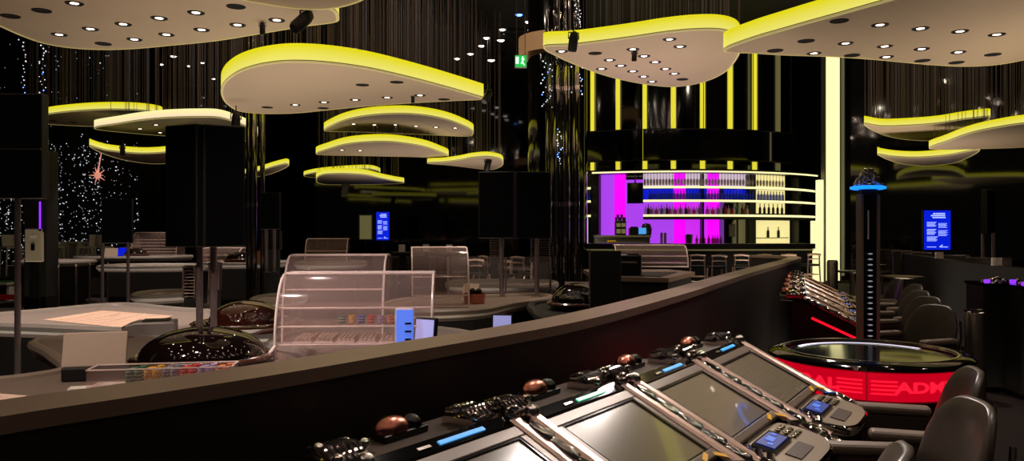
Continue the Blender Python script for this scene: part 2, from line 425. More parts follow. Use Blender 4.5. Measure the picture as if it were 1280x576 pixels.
cloud('huge yellow-rimmed cloud lamp running out of the upper right corner',
      [(905, 62), (940, 48.5), (978, 37.4), (1016, 26.7), (1055, 16), (1085, 7.6), (1130, -5), (1200, -25), (1290, -40), (1370, -20), (1385, 25), (1340, 60), (1280, 75), (1245.6, 81), (1207, 83), (1169, 81.4), (1131, 78), (1093, 74.5), (1055, 71.8), (1016, 70), (978, 68.8), (940, 66.5), (907, 65)],
      2.3, .23, [(1100, 31), (1150.5, 35.5), (1200, 39), (1246, 43), (1057, 54), (1106, 57.7), (1152, 61), (1198, 65), (1017.5, 66.5), (1108, 71)], [(1049, 26), (1007.6, 51), (969, 63), (1241, 68), (1153, 75.6), (1195.5, 78), (1065, 69)])
cloud('upturned yellow cloud lamp at right, topmost of the far right trio',
      [(1081, 154.7), (1104, 158), (1131, 157.4), (1169, 154.7), (1207, 149), (1236, 146), (1234, 150), (1223, 156), (1192, 168), (1161.5, 175.7), (1138.6, 175), (1112, 171), (1093, 164), (1082, 157.5)], 2.6, .2,
      strings=260, sl='thin hanging strings over the topmost far right cloud lamp')
cloud('yellow cloud lamp cut off by the right edge, before two upturned ones',
      [(1161.5, 186), (1184.5, 176.5), (1215, 166), (1245.6, 159.7), (1280, 154.7), (1340, 151), (1388, 158), (1392, 168), (1340, 180), (1280, 184), (1226.5, 186), (1180, 187)], 2.03, .18,
      strings=130, sl='thin hanging strings at the right edge over the cut-off cloud lamp')
cloud('lowest upturned yellow cloud lamp at far right',
      [(1097, 193), (1119.5, 196), (1146, 197), (1177, 195), (1223, 187), (1224, 189), (1208, 198), (1188, 204.4), (1158, 207.4), (1131, 205.5), (1112, 200.5), (1099, 194.5)], 2.03, .2)

# ------------------------------------------------------------------ black stage spotlights hung from the clouds
def spotlight(label, p, size, rz, tilt, body='fixture_black', rod=.12):
    root = thing('stage_spotlight', label, 'spotlight', p, rz, 'stage spotlights')
    s = size
    M = Matrix.Rotation(tilt, 4, 'X')
    a = MB(); a.lathe([(0, -.95 * s), (.3 * s, -.95 * s), (.36 * s, -.8 * s), (.36 * s, .1 * s), (.3 * s, .4 * s), (.12 * s, .6 * s), (0, .6 * s)], n=20)
    bmesh.ops.transform(a.bm, matrix=Matrix.Translation((0, 0, -.55 * s)) @ M, verts=a.bm.verts); a.build('housing', body, root, smooth=True)
    a = MB(); a.lathe([(0, -.955 * s), (.27 * s, -.955 * s)], n=20)
    bmesh.ops.transform(a.bm, matrix=Matrix.Translation((0, 0, -.55 * s)) @ M, verts=a.bm.verts); a.build('lens', 'screen_dark', root)
    a = MB()
    a.tube([(-.42 * s, 0, -.55 * s), (-.42 * s, 0, -.05 * s), (.42 * s, 0, -.05 * s), (.42 * s, 0, -.55 * s)], .05 * s, 6); a.build('yoke', 'fixture_black', root)
    MB().cyl((0, 0, -.08 * s), (0, 0, rod), .05 * s, 8).build('clamp', 'fixture_black', root)
    return root
spotlight('black spotlight hanging off the left end of the long teardrop cloud lamp', at(295, 141, 13.3), .2, .5, .25)
spotlight('black spotlight at the right tip of the long teardrop cloud lamp', at(610, 112, 13.0), .17, -.6, -.7)
spotlight('black spotlight under the small teardrop cloud lamp', at(610, 197, 24.9), .28, .4, .5)
spotlight('large tilted black spotlight under the right end of the huge left cloud lamp', at(381, 11, 8.55), .2, -.7, -.8)
spotlight('small upright black spotlight under the belly of the huge left cloud lamp', at(328, 28, 9.05), .09, .2, .1)
spotlight('black spotlight clipped to the left tip of the spot-studded cloud lamp', at(717, 40, 12.2), .2, .3, .35)
spotlight('small black spotlight under the middle of the spot-studded cloud lamp', at(793, 63, 13.2), .12, .1, .2)
spotlight('small black spotlight on the upturned lamp before the starry curtain', at(153, 181, 19.6), .17, .1, .1)
spotlight('black spotlight under the right half of the long teardrop cloud lamp', at(516, 119.5, 12.9), .08, .1, .1)
spotlight('white spotlight under the lowest far cloud lamp', at(432, 227, 31.6), .36, .6, .4, 'white_plastic')

# ------------------------------------------------------------------ pin lights in the ceiling
def pin(x, y, mat='lens_pin', r=.05, pot=False, label='tiny bright pin light in the black ceiling', group='ceiling pin lights'):
    p = on(x, y, CEIL)
    if not 6 < p.y < 37.5: return
    root = thing('ceiling_pin_light', label, 'ceiling light', p, group=group)
    k = r * p.y / 22
    MB().lathe([(k * 1.0, 0), (k * 1.15, -.02), (k * 1.5, -.02), (k * 1.6, 0)], n=14).build('trim_ring', 'fixture_black', root, smooth=True)
    MB().lathe([(0, -.06), (k * .7, -.045), (k, -.012), (k, 0)], n=14).build('bulb', mat, root, smooth=True)
for x, y in ((660.4, 27), (628, 36.5), (608, 47), (601.7, 57), (588, 67), (571, 73)):
    pin(x, y, r=.085, label='warm pin light in the curving row on the ceiling beside the green exit sign', group='row of warm pin lights')
pin(648.8, 18, 'lens_blue', .1, label='bluish-white spot in the ceiling above the row of warm pin lights', group='ceiling spots')
pin(626, 50, r=.1, label='oval ceiling spot close to the third warm pin light', group='ceiling spots')
pin(614, 75, r=.1, label='oval ceiling spot lowest in the row of warm pin lights', group='ceiling spots')
for x, y in ((217, 70), (159, 78.5), (179.5, 78.5), (123, 79.5), (193, 95), (202, 80), (253, 78), (267, 98), (67, 85), (109, 104), (76, 98), (140, 99), (5, 99), (236, 82), (168, 103)):
    pin(x, y, r=.05 + .035 * (x == 217), label='tiny pin light in the dark ceiling above the cream-rimmed cloud lamp', group='pin lights above the left tables')
for x, y in ((1077, 83), (1079, 91), (1066.7, 103), (1061, 99), (1093, 106), (1078, 105), (1116.7, 85)):
    pin(x, y, r=.05, label='tiny pin light in the dark ceiling beside the tall lit column', group='pin lights by the lit column')
for i in range(9):  # extra pin lights out of view, added for sparkle on chrome and domes
    for j in range(6):
        x_, y_ = -7.5 + 2.0 * i + .5 * (j % 2), -2.2 + 2.1 * j + .6 * math.sin(i * 2.3)
        root = thing('ceiling_pin_light', 'added pin light in the unseen ceiling above the near part of the hall', 'ceiling light', (x_, y_, CEIL), group='added pin lights over the near part')
        MB().lathe([(.07, 0), (.08, -.02), (.1, -.02), (.11, 0)], n=14).build('trim_ring', 'fixture_black', root, smooth=True)
        MB().lathe([(0, -.05), (.045, -.035), (.065, -.012), (.065, 0)], n=14).build('bulb', 'lens_sparkle', root, smooth=True)
def pot(x, y, label):
    p = on(x, y, CEIL); root = thing('ceiling_speaker', label, 'ceiling speaker', p, group='black ceiling speakers')
    MB().lathe([(0, -.1), (.42, -.1), (.5, -.06), (.5, 0)], n=28).build('grille', 'black_matte', root, smooth=True)
    MB().lathe([(.5, -.05), (.56, -.03), (.56, 0)], n=28).build('ring', 'black_satin', root, smooth=True)
pot(648, 40, 'round black speaker in the ceiling nearest the exit sign, above it')
pot(614, 66.7, 'round black speaker in the ceiling amid the warm pin lights')
pot(636.7, 86, 'round black speaker in the ceiling left of the exit sign')

# fairy lights
def fairy(label, x, y0, y1, d, n, sway=1.5, blue=.1):
    top = at(x, y0, d); bot = at(x, y1, d)
    root = thing('fairy_light_string', label, 'fairy lights', bot, group='fairy light strings')
    H = CEIL - bot.z
    pts = [(sway * .012 * math.sin(k * 1.7), 0, H * k / 20) for k in range(21)]
    MB().tube(pts, .006, 5).build('wire', 'fixture_black', root)
    a = MB(); h = top.z - bot.z
    for k in range(n):
        z = h * (k + RND.random() * .5) / n; a.m(1 if RND.random() < blue else 0)
        a.ball((RND.uniform(-1, 1) * sway * .03, -.02, z), .0115 * d / 14 * RND.uniform(.6, 1.2), 4)
    a.build('bulb', ['star_lit', 'lens_blue'], root)['kind'] = 'stuff'
fairy('fairy lights under the huge left cloud lamp, the left of two strings', 31, 50, 126, 16, 16, 1.2, .25)
fairy('fairy lights under the huge left cloud lamp, the right of two strings', 53, 55, 126, 16.4, 22, 3, .2)
fairy('fairy lights draped down the left flank of the dark round pillar', 684, 75, 135, 15, 26, 4, .1)
fairy('fairy lights draped along the right of the mirror tubes on the dark pillar', 722, 78, 118, 15, 20, 4, .1)
fairy('fairy lights dropping past the left tip of the spot-studded cloud lamp', 722, 5, 34, 13.5, 14, 2, 0)
fairy('fairy lights between the mirror tubes at mid height', 699, 160, 205, 14.6, 16, 2, .3)

# starry curtain
sc = thing('star_curtain', 'tall black stage curtain sprinkled with small white lights at far left', 'curtain', (-15.2, 27.4, .42))
def fold(x): return .14 * math.sin(x * 4.1) + .06 * math.sin(x * 9.7 + 1)
a = MB(); xs = [-4.2 + k * .07 for k in range(104)]
A = [a.bm.verts.new((x, fold(x), 0)) for x in xs]; B = [a.bm.verts.new((x, fold(x), CEIL - .42)) for x in xs]
for i in range(len(xs) - 1): a.face([A[i], A[i + 1], B[i + 1], B[i]])
cl = a.build('cloth', 'star_cloth', sc, smooth=True)
s_ = cl.modifiers.new('thick', 'SOLIDIFY'); s_.thickness = .02
a = MB()
for i in range(1300):
    x = RND.uniform(-4.1, 2.2); z = RND.uniform(.1, 4.3) if RND.random() < .93 else RND.uniform(4.3, 8)
    if x > 1.4 and RND.random() < .5: continue
    rr = .008 + .016 * RND.random() ** 3
    a.ball((x, fold(x) - .03, z), rr, 3)
a.build('star', 'star_lit', sc)['kind'] = 'stuff'
ps = thing('star_lamp', 'pinkish spiked star lamp hanging before the starry curtain', 'lamp', at(122, 219, 26.2))
a = MB(); a.ball((0, 0, 0), .1, 8); a.build('glow_ball', 'star_pink', ps, smooth=True)
a = MB()
for k in range(10):
    an = k * PI / 5; L = .3 if k % 2 else .2
    a.tube([(0, 0, 0), (L * math.cos(an), 0, L * math.sin(an))], [.035, .004], 5)
a.build('spike', 'star_pink', ps)
a = MB(); a.tube([(0, 0, .1), (.12, 0, .7), (.16, 0, 1.1)], [.03, .015, .005], 5); a.build('tail', 'star_pink', ps)
MB().tube([(.16, 0, 1.0), (.16, 0, CEIL - ps.location.z)], .004, 4).build('wire', 'fixture_black', ps)

# exit sign
e = at(651, 77, 18.6)
ex = thing('exit_sign', 'green and white emergency exit sign hanging beside the dark pillar', 'exit sign', e)
MB().box((0, 0, 0), (.28, .09, .3)).build('housing', 'white_plastic', ex, bevel=.01)
MB().box((0, -.05, 0), (.26, .01, .27)).build('green_face', 'exit_green', ex)
a = MB(); a.box((-.085, -.058, .02), (.07, .006, .16)); a.box((.05, -.058, .05), (.06, .006, .045), mat=Matrix.Rotation(.5, 4, 'Y')); a.box((.03, -.058, -.02), (.03, .006, .1), mat=Matrix.Rotation(.4, 4, 'Y'))
a.box((.065, -.058, -.06), (.025, .006, .09), mat=Matrix.Rotation(-.5, 4, 'Y')); a.ball((.045, -.055, .095), .018, 5); a.build('running_figure', 'exit_white', ex)
for x_ in (-.1, .1): MB().cyl((x_, 0, .15), (x_, 0, CEIL - e.z), .008, 6).build('rod', 'steel', ex)

# mirror tube columns
def mirror_column(label, tubes, d, mat='mirror_dark'):
    x0 = (tubes[0][0] + tubes[-1][0]) / 2
    p = at(x0, 288, d); root = thing('mirror_column', label, 'column', (p.x, p.y, 0))
    for px, wpx, dy in tubes:
        q = at(px, 288, d); rr = wpx / 2 / F * d
        MB().lathe([(rr, .05), (rr, CEIL - .02)], (q.x - p.x, dy, 0), 28).build('tube', mat, root, smooth=True)
        for z in (2.2, 4.4): MB().lathe([(rr + .008, -.04), (rr + .008, .04)], (q.x - p.x, dy, z), 28).build('collar', 'chrome', root, smooth=True)
    MB().lathe([(0, 0), (.45, 0), (.45, .05), (.1, .06)], n=32).build('base_plate', 'steel', root, smooth=True)
mirror_column('bundle of mirror tubes standing before the wide dark pillar', [(686, 7, .1), (695, 9, -.1), (706, 13, .05), (719, 9, -.1)], 15)
mirror_column('slim bundle of gilded mirror tubes behind the tall black display box', [(311, 7, 0), (319, 9, -.1), (327, 6, .05)], 15.5)

# ================================================================== BAR
BX, BY, BR = 5.65, 32.2, 6.5
def arc(px, r=BR):
    """angle on the round bar back seen at photo column px (front face radius r)"""
    k = (px - CX) / F
    # ray (k*t, t); circle centre (BX, BY)
    A = k * k + 1; Bq = -2 * (k * BX + BY); Cq = BX * BX + BY * BY - r * r
    D = max(Bq * Bq - 4 * A * Cq, 0); t = (-Bq - math.sqrt(D)) / (2 * A)
    return math.atan2(k * t - BX, BY - t)
def bp(th, r, z=0): return Vector((BX + r * math.sin(th), BY - r * math.cos(th), z))
def band(a, th0, th1, r0, r1, z0, z1, n=24):
    """curved slab between two radii"""
    ring = []
    for i in range(n + 1):
        th = th0 + (th1 - th0) * i / n
        ring.append([a.bm.verts.new(bp(th, r, z)) for r, z in ((r0, z0), (r1, z0), (r1, z1), (r0, z1))])
    for A, B in zip(ring, ring[1:]):
        for k in range(4): a.face([A[k], A[(k + 1) % 4], B[(k + 1) % 4], B[k]])
    a.face(ring[0][::-1]); a.face(ring[-1]); return a
def zb(py, r=BR, d=None): return EYE - (py - CY) / F * (d or (BY - r))
TL, TR_ = arc(738), arc(1021)
a = MB(); band(a, arc(728, 6.0), arc(1026, 6.0), 5.6, 5.9, 0, CEIL, 40); struct(a.build('wall_bar', 'bar_gloss', smooth=True))
# upper facade: lit vertical strips
for i, (px, lab) in enumerate(((740, 'leftmost'), (772, 'second from left'), (806, 'third from left'), (842, 'fourth from left'), (879, 'fifth from left'), (914, 'sixth from left'), (945, 'seventh from left'), (974, 'dim and last'))):
    th = arc(px, 6.0)
    root = thing('light_strip', 'vertical yellow light strip above the bar, ' + lab, 'light strip', bp(th, 5.9, 3.66), th, 'light strips above the bar')
    MB().box((0, -.03, 2.3), (.15, .06, 4.6)).build('diffuser', 'strip_yellow' if i < 7 else 'panel_olive', root)
    MB().box((.09, -.04, 2.3), (.025, .09, 4.6)).build('fin', 'panel_olive', root)
# black hanging screens in a curved band
for i, (x0, x1, lab) in enumerate(((731, 803.4, 'left end'), (803.8, 875, 'second'), (875.4, 947.6, 'third'), (948, 994, 'right end'))):
    a = MB(); t0, t1 = arc(x0, 6.6), arc(x1, 6.6); thm = (t0 + t1) / 2
    root = thing('hanging_screen', 'black glossy hanging screen in the band above the bar, ' + lab, 'screen', bp(thm, 6.6, 4.0), 0, 'black screens above the bar')
    band(a, t0, t1, 6.45, 6.6, 4.02, 4.98, 10); o = a.build('panel', 'black_gloss', root, smooth=True); o.location = -root.location
    for z_ in (3.98, 4.98):
        a = MB(); band(a, t0, t1, 6.44, 6.62, z_, z_ + .04, 10); o = a.build('frame', 'black_satin', root, smooth=True); o.location = -root.location
    for th in (t0 + .02, t1 - .02):
        o = MB().cyl(bp(th, 6.52, 5.0), bp(th, 6.52, CEIL), .012, 6).build('rod', 'fixture_black', root); o.location = -root.location
# canopy
a = MB(); band(a, arc(730, 6.9), arc(1024, 6.9), 5.9, 6.9, 3.6, 3.68, 40); cn = tag(a.build('bar_canopy', 'black_satin', smooth=True), 'thin curved canopy over the bar shelves with a glowing white edge', 'canopy')
a = MB(); band(a, arc(740, 6.92), arc(1022, 6.92), 6.88, 6.93, 3.575, 3.62, 40); a.build('edge_light', 'shelf_lit', cn, smooth=True)
# backlit wall panels
def panel(px0, px1, y0, y1, mat, label, r=5.98):
    a = MB(); band(a, arc(px0, r), arc(px1, r), r - .05, r, zb(y1, r), zb(y0, r), 8)
    return tag(a.build('backlit_panel', mat, smooth=True), label, 'light panel', 'backlit panels of the bar')
panel(750, 768, 217, 303, 'panel_violet', 'violet backlit panel at the left end of the bar')
panel(768, 782, 217, 303, 'panel_magenta', 'magenta glowing strip between violet panels at the left of the bar')
panel(782, 804, 224, 303, 'panel_violet', 'violet backlit panel behind the small hanging television')
panel(804, 842, 252, 306, 'panel_violet', 'violet backlit panel under the left end of the long bar shelves')
panel(842, 857, 214, 306, 'panel_magenta', 'magenta glowing strip behind the middle of the long bar shelves')
panel(857, 884, 252, 306, 'panel_orchid', 'orchid backlit panel between two magenta strips of the bar')
panel(884, 899, 214, 306, 'panel_magenta', 'rightmost magenta glowing strip of the bar')
panel(899, 905, 252, 306, 'panel_plum', 'thin dull plum panel right of the magenta strip')
panel(804, 842, 214, 233, 'panel_pale_fill', 'added pale lilac fill panel behind the left part of the glass rack')  # glowing panels added over the whitish wall to brighten the hanging glasses
panel(857, 884, 214, 233, 'panel_pale_fill', 'added pale lilac fill panel behind the middle part of the glass rack')
panel(899, 945, 214, 233, 'panel_pale_fill', 'added pale lilac fill panel behind the right part of the glass rack')
panel(804, 842, 236, 249, 'panel_blue', 'deep blue backlit panel behind the left blue bottles')
panel(857, 884, 236, 249, 'panel_blue', 'deep blue backlit panel behind the middle blue bottles')
panel(905, 945, 236, 249, 'panel_blue', 'deep blue backlit panel behind the right blue bottles')
panel(946, 981, 214, 266, 'panel_cream', 'cream backlit panel behind the right part of the bar shelves')
panel(946, 987, 275, 306, 'panel_cream', 'cream backlit niche with two dark bottles below the bar shelves')
panel(924, 936, 252, 306, 'panel_olive', 'dim olive panel left of the cream niche')
# long shelves
for py, lab in ((233.5, 'top'), (250.5, 'middle'), (269, 'bottom')):
    z = zb(py, 6.45)
    a = MB(); band(a, arc(804, 6.45), TR_, 6.0, 6.42, z - .03, z + .01, 32); sh = tag(a.build('bar_shelf', 'black_satin', smooth=True), 'long curved bar shelf with a glowing front edge, the %s of three' % lab, 'shelf', 'long bar shelves')
    a = MB(); band(a, arc(804, 6.45), TR_, 6.42, 6.45, z - .04, z + .03, 32); a.build('light_edge', 'shelf_lit', sh, smooth=True)
    a = MB(); band(a, arc(729, 6.45), arc(738, 6.45), 6.0, 6.42, z - .03, z + .01, 4); sh = tag(a.build('corner_shelf', 'black_satin', smooth=True), 'short lit shelf at the left corner of the bar, the %s of three' % lab, 'shelf', 'short corner shelves')
    a = MB(); band(a, arc(729, 6.45), arc(738, 6.45), 6.42, 6.45, z - .04, z + .03, 4); a.build('light_edge', 'shelf_lit', sh, smooth=True)
# dark dividers of the back wall
for px, wpx, lab in ((743, 11, 'wide dark post between the corner shelves and the violet panel'), (879, 2.5, 'thin dark post in the middle of the bar shelves'), (941, 8, 'dark post left of the cream shelf panel'), (1000, 3, 'thin dark post at the right of the bar shelves')):
    th = arc(px, 6.2); a = MB(); band(a, arc(px - wpx / 2, 6.2), arc(px + wpx / 2, 6.2), 5.92, 6.2, 0, 3.58, 3); tag(a.build('bar_post', 'black_satin'), lab, 'post', 'dark posts of the bar back')
# low back counter under the shelves
a = MB(); band(a, arc(804, 6.3), arc(1000, 6.3), 5.95, 6.3, zb(307, 6.3) - 1.1, zb(305.5, 6.3), 20); bc = tag(a.build('back_counter', 'black_satin', smooth=True), 'dark back counter running under the bar shelves', 'counter')
a = MB(); band(a, arc(804, 6.4), TR_, 6.0, 6.4, zb(274, 6.4), zb(270.5, 6.4), 24); tag(a.build('bottle_rail', 'black_matte', smooth=True), 'dark rail hanging right below the lowest long bar shelf', 'rail')

def bottle_mesh(h, r, mat, name='bottle'):
    a = MB(); a.lathe([(0, 0), (r, 0), (r, h * .55), (r * .9, h * .63), (r * .35, h * .74), (r * .32, h * .94), (r * .4, h * .95), (r * .4, h), (0, h)], n=10)
    return a.build(name, mat, smooth=True)
def row(proto, pxs, r, z, label, cat, group):
    first = True
    for px in pxs:
        th = arc(px, r)
        if first: o = proto; first = False
        else: o = proto.copy(); COL.objects.link(o)
        o.location = bp(th, r, z); tag(o, label, cat, group)
z1, z2, z3 = zb(233.5, 6.45) + .012, zb(250.5, 6.45) + .012, zb(269, 6.45) + .012
def wine_glass():
    a = MB(); a.lathe([(.001, .40), (.042, .395), (.042, .385), (.008, .37), (.008, .22), (.04, .17), (.044, .1), (.032, 0), (.03, 0), (.041, .1), (.037, .165), (0, .2)], n=10)
    return a.build('wine_glass', 'clear_glass', smooth=True)
g = wine_glass(); pxs = [806 + i * 3.85 for i in range(36)]
row(g, pxs, 6.25, 3.6 - .402, 'clear wine glass hanging upside down in the rack over the long bar shelves', 'glass', 'wine glasses in the rack')
g2 = wine_glass(); row(g2, [947 + i * 3.9 for i in range(9)], 6.25, 3.6 - .402, 'clear wine glass hanging before the cream backlit panel', 'glass', 'wine glasses before the cream panel')
row(bottle_mesh(.34, .05, 'blue_glass'), [812 + i * 3.9 for i in range(34) if abs(812 + i * 3.9 - 879) > 2.6], 6.25, z2, 'blue bottle in the dense row on the middle bar shelf', 'bottle', 'blue bottles on the middle shelf')
row(bottle_mesh(.34, .05, 'blue_glass'), [948 + i * 3.8 for i in range(9)], 6.25, z2, 'blue bottle on the middle shelf before the cream panel', 'bottle', 'blue bottles before the cream panel')
row(bottle_mesh(.34, .05, 'blue_glass'), [731, 734, 737], 6.25, z2, 'blue bottle on the short corner shelf of the bar', 'bottle', 'blue bottles on the corner shelf')
kinds = (('clear_glass', .32, .045, 'clear'), ('green_glass', .34, .045, 'green'), ('amber_glass', .3, .05, 'amber'), ('red_glass', .26, .055, 'red'), ('black_satin', .36, .042, 'dark'))
pos = {k[3]: [] for k in kinds}
for i in range(40):
    px = 807 + i * 3.35
    if abs(px - 879) < 2.6 or abs(px - 941) < 4: continue
    pos[('clear', 'dark', 'amber', 'clear', 'red', 'clear', 'green')[i % 7]].append(px)
for m, h, r, nm in kinds:
    row(bottle_mesh(h, r, m), pos[nm], 6.25, z3, '%s bottle in the mixed row on the lowest bar shelf' % nm, 'bottle', '%s bottles on the lowest shelf' % nm)
row(bottle_mesh(.4, .045, 'black_satin'), [950, 955.5, 961, 966.5, 972, 977.5], 6.22, z3, 'tall dark bottle on the lowest shelf before the cream panel', 'bottle', 'dark bottles before the cream panel')
nz = zb(297, 6.1)
a = MB(); band(a, arc(947, 6.12), arc(986, 6.12), 5.99, 6.12, nz - .03, nz, 6); tag(a.build('niche_shelf', 'panel_olive'), 'small shelf inside the cream niche of the bar', 'shelf')
for q_, side in ((960, 'left'), (973, 'right')): row(bottle_mesh(.36, .05, 'black_satin'), [q_], 6.06, nz, 'dark wine bottle in the cream niche, the %s of two' % side, 'bottle', 'two bottles in the cream niche')
cz = zb(305.5, 6.3)
row(bottle_mesh(.3, .05, 'red_glass'), [880, 886, 891, 897], 6.15, cz, 'red bottle on the back counter under the magenta panel', 'bottle', 'red bottles on the back counter')
row(bottle_mesh(.3, .045, 'amber_glass'), [871, 876, 894, 901], 6.2, cz, 'amber bottle on the back counter near the red ones', 'bottle', 'amber bottles on the back counter')
th = arc(861, 6.15); sk = thing('mixing_tin', 'tall grey metal tin on the back counter before the magenta panels', 'tin', bp(th, 6.15, cz))
MB().lathe([(0, 0), (.11, 0), (.13, .34), (.12, .34), (.1, .02)], n=20).build('cup', 'steel', sk, smooth=True); MB().lathe([(.133, .3), (.14, .32), (.133, .34)], n=20).build('lip', 'chrome', sk, smooth=True)
th = arc(829, 6.15)
for dx, lab in ((827, 'left'), (831.5, 'right')):
    p = bp(arc(dx, 6.15), 6.15, cz); r0 = thing('paper_towel_roll', 'pale upright roll on the back counter before the violet panel, %s of two' % lab, 'roll', p, group='pale rolls on the back counter')
    MB().lathe([(0, 0), (.045, 0), (.045, .38), (.015, .38), (.015, .3)], n=16).build('paper', 'card_beige', r0, smooth=True)
    MB().cyl((0, 0, .3), (0, 0, .4), .014, 8).build('core', 'counter_grey', r0)
# notice on the dark panel
th = arc(916, 6.0); nt_ = thing('wall_notice', 'small pale notice hanging on the dark bar panel', 'notice', bp(th, 5.93, zb(288, 6)), th)
MB().box((0, -.02, 0), (.24, .02, .4)).build('sheet', 'plastic_grey', nt_); MB().box((0, -.025, 0), (.27, .015, .43)).build('frame', 'black_satin', nt_).location.y = .02
# hanging TV
th = arc(794, 6.5); tv = thing('hanging_television', 'small dark television hanging before the violet bar panel', 'television', bp(th, 6.5, zb(241, 6.5)), th)
MB().box((0, 0, 0), (.52, .06, .68)).build('housing', 'black_satin', tv, bevel=.01); MB().box((0, -.035, 0), (.48, .01, .62)).build('screen', 'black_gloss', tv); MB().cyl((0, 0, .34), (0, 0, 3.6 - tv.location.z), .025, 10).build('pole', 'black_satin', tv)
# service counter at the left with machine, till and lamps
d = 25.2; p = at(779, 306, d)
cs = thing('service_counter', 'grey service counter behind the bar at the left', 'counter', (p.x, d, 0))
w = 70 / F * d; zt = zb(294, d=d)
MB().box((0, .3, zt - .035), (w, .62, .07)).build('top', 'counter_grey', cs, bevel=.01); MB().box((0, .33, (zt - .07) / 2), (w - .05, .5, zt - .07)).build('body', 'counter_grey', cs)
a = MB()
for k in (-.6, -.2, .2, .6): a.box((k * w / 2, .07, zt - .5), (.36, .02, .6))
a.build('door', 'plastic_grey', cs)
cm = thing('coffee_machine', 'dark coffee machine stacked with cups on the service counter', 'coffee machine', (at(777, 288, d).x, d + .3, zt))
MB().box((0, 0, .24), (.34, .3, .48)).build('body', 'black_satin', cm, bevel=.02)
a = MB(); a.box((-.08, -.16, .33), (.13, .02, .12)); a.box((.08, -.16, .33), (.13, .02, .12)); a.box((-.08, -.16, .13), (.13, .02, .14)); a.box((.08, -.16, .13), (.13, .02, .14)); a.build('window', 'panel_olive', cm)
a = MB()
for k in range(7): a.lathe([(0, 0), (.035, 0), (.045, .1), (.04, .1), (.03, .01)], (-.13 + .045 * k, .03 * (-1) ** k, .481 + .09 * (k % 3 == 1)), 12)
a.build('cup', 'black_satin', cm, smooth=True)
tl = thing('cash_register', 'black till with a glowing cyan screen on the service counter', 'cash register', (at(800, 288, d).x, d + .3, zt))
MB().box((-.06, 0, .12), (.5, .3, .24)).build('body', 'black_satin', tl, bevel=.02); MB().box((.1, -.16, .14), (.24, .02, .2)).build('screen', 'led_cyan', tl); MB().box((-.16, -.1, .26), (.22, .12, .04)).build('printer', 'black_matte', tl)
hd = thing('hand_dryer', 'rounded dark appliance behind the till at the end of the service counter', 'appliance', (at(811, 288, d).x, d + .45, zt))
MB().lathe([(0, 0), (.16, 0), (.18, .2), (.13, .36), (0, .4)], n=20).build('body', 'black_satin', hd, smooth=True); MB().box((0, -.16, .1), (.1, .06, .12)).build('spout', 'steel', hd)
lm = thing('fruit_tray', 'yellow lemons in a tray low on the service counter front', 'fruit', (at(764, 303, d).x, d - .12, zb(304.5, d=d)))
MB().box((0, 0, .015), (.3, .16, .03)).build('tray', 'counter_grey', lm)
a = MB(); [a.ball((-.1 + .066 * k, .02 * (-1) ** k, .07), .045, 6) for k in range(4)]; a.build('lemon', 'sticker_yellow', lm, smooth=True)
MB().box((0, 0, -lm.location.z / 2), (.26, .12, lm.location.z)).build('stand', 'counter_grey', lm)
# bar counter
d = 22.6; zt = zb(304.5, d=d) ; x0, x1 = at(729, 0, d).x, at(1022, 0, d).x
P = spline([Vector((x0, d + .25, 0)), Vector((x0 + 2, d, 0)), Vector(((x0 + x1) / 2, d - .1, 0)), Vector((x1 - 2, d, 0)), Vector((x1, d + .3, 0))], 8)
bcn = thing('bar_counter', 'long black bar counter with a thick dark top in front of the lit shelves', 'bar counter', (0, 0, 0))
MB().sweep(P, [(-.1, zt - .15), (.6, zt - .15), (.6, zt), (-.1, zt)]).build('counter_top', 'black_satin', bcn, smooth=True)
MB().sweep(P, [(.06, .12), (.55, .12), (.55, zt - .15), (.06, zt - .15)]).build('front_panel', 'opening_black', bcn, smooth=True)
MB().sweep(P, [(.1, 0), (.5, 0), (.5, .12), (.1, .12)]).build('plinth', 'black_matte', bcn)
MB().tube([p + Vector((0, -.12, .25)) for p in P], .025, 8).build('foot_rail', 'chrome_soft', bcn, smooth=True)
a = MB(); [a.sweep(P, [(.0, zt - .2), (.02, zt - .2), (.02, zt - .16), (.0, zt - .16)])]; a.build('edge_light', 'panel_olive', bcn)
# bar end columns
d = 25.6
def tall_lit(px0, px1, z0, z1, name, label, mat, d=d, fin=True):
    p0, p1 = at(px0, 0, d), at(px1, 0, d); w = p1.x - p0.x
    root = thing(name, label, 'light column', ((p0.x + p1.x) / 2, d, z0))
    MB().box((0, 0, (z1 - z0) / 2), (w, .25, z1 - z0)).build('diffuser', mat, root)
    if fin:
        for x_ in (-w / 2 - .06, w / 2 + .03): MB().box((x_, .02, (z1 - z0) / 2), (.045, .3, z1 - z0)).build('side_fin', 'plastic_grey', root)
    MB().box((0, -.01, .04), (w + .1, .32, .08)).build('foot', 'steel', root)
tall_lit(1032, 1047.5, 0, CEIL - .01, 'light_column', 'tall glowing cream column right of the bar, floor to ceiling', 'strip_cream')
tall_lit(1015, 1021.5, .0, zb(276, d=25), 'light_column', 'lower cream lit panel at the right end of the bar counter', 'strip_cream', d=25.0, fin=False)
tall_lit(1021.5, 1027.5, .0, zb(225, d=25), 'light_column', 'narrow cream lit blade beside the right end of the bar shelves', 'strip_cream', d=25.0, fin=False)
tall_lit(731, 734.5, 0, zb(270, d=25), 'light_post', 'slim white lit post at the left end of the bar', 'led_white', d=25.0, fin=False)

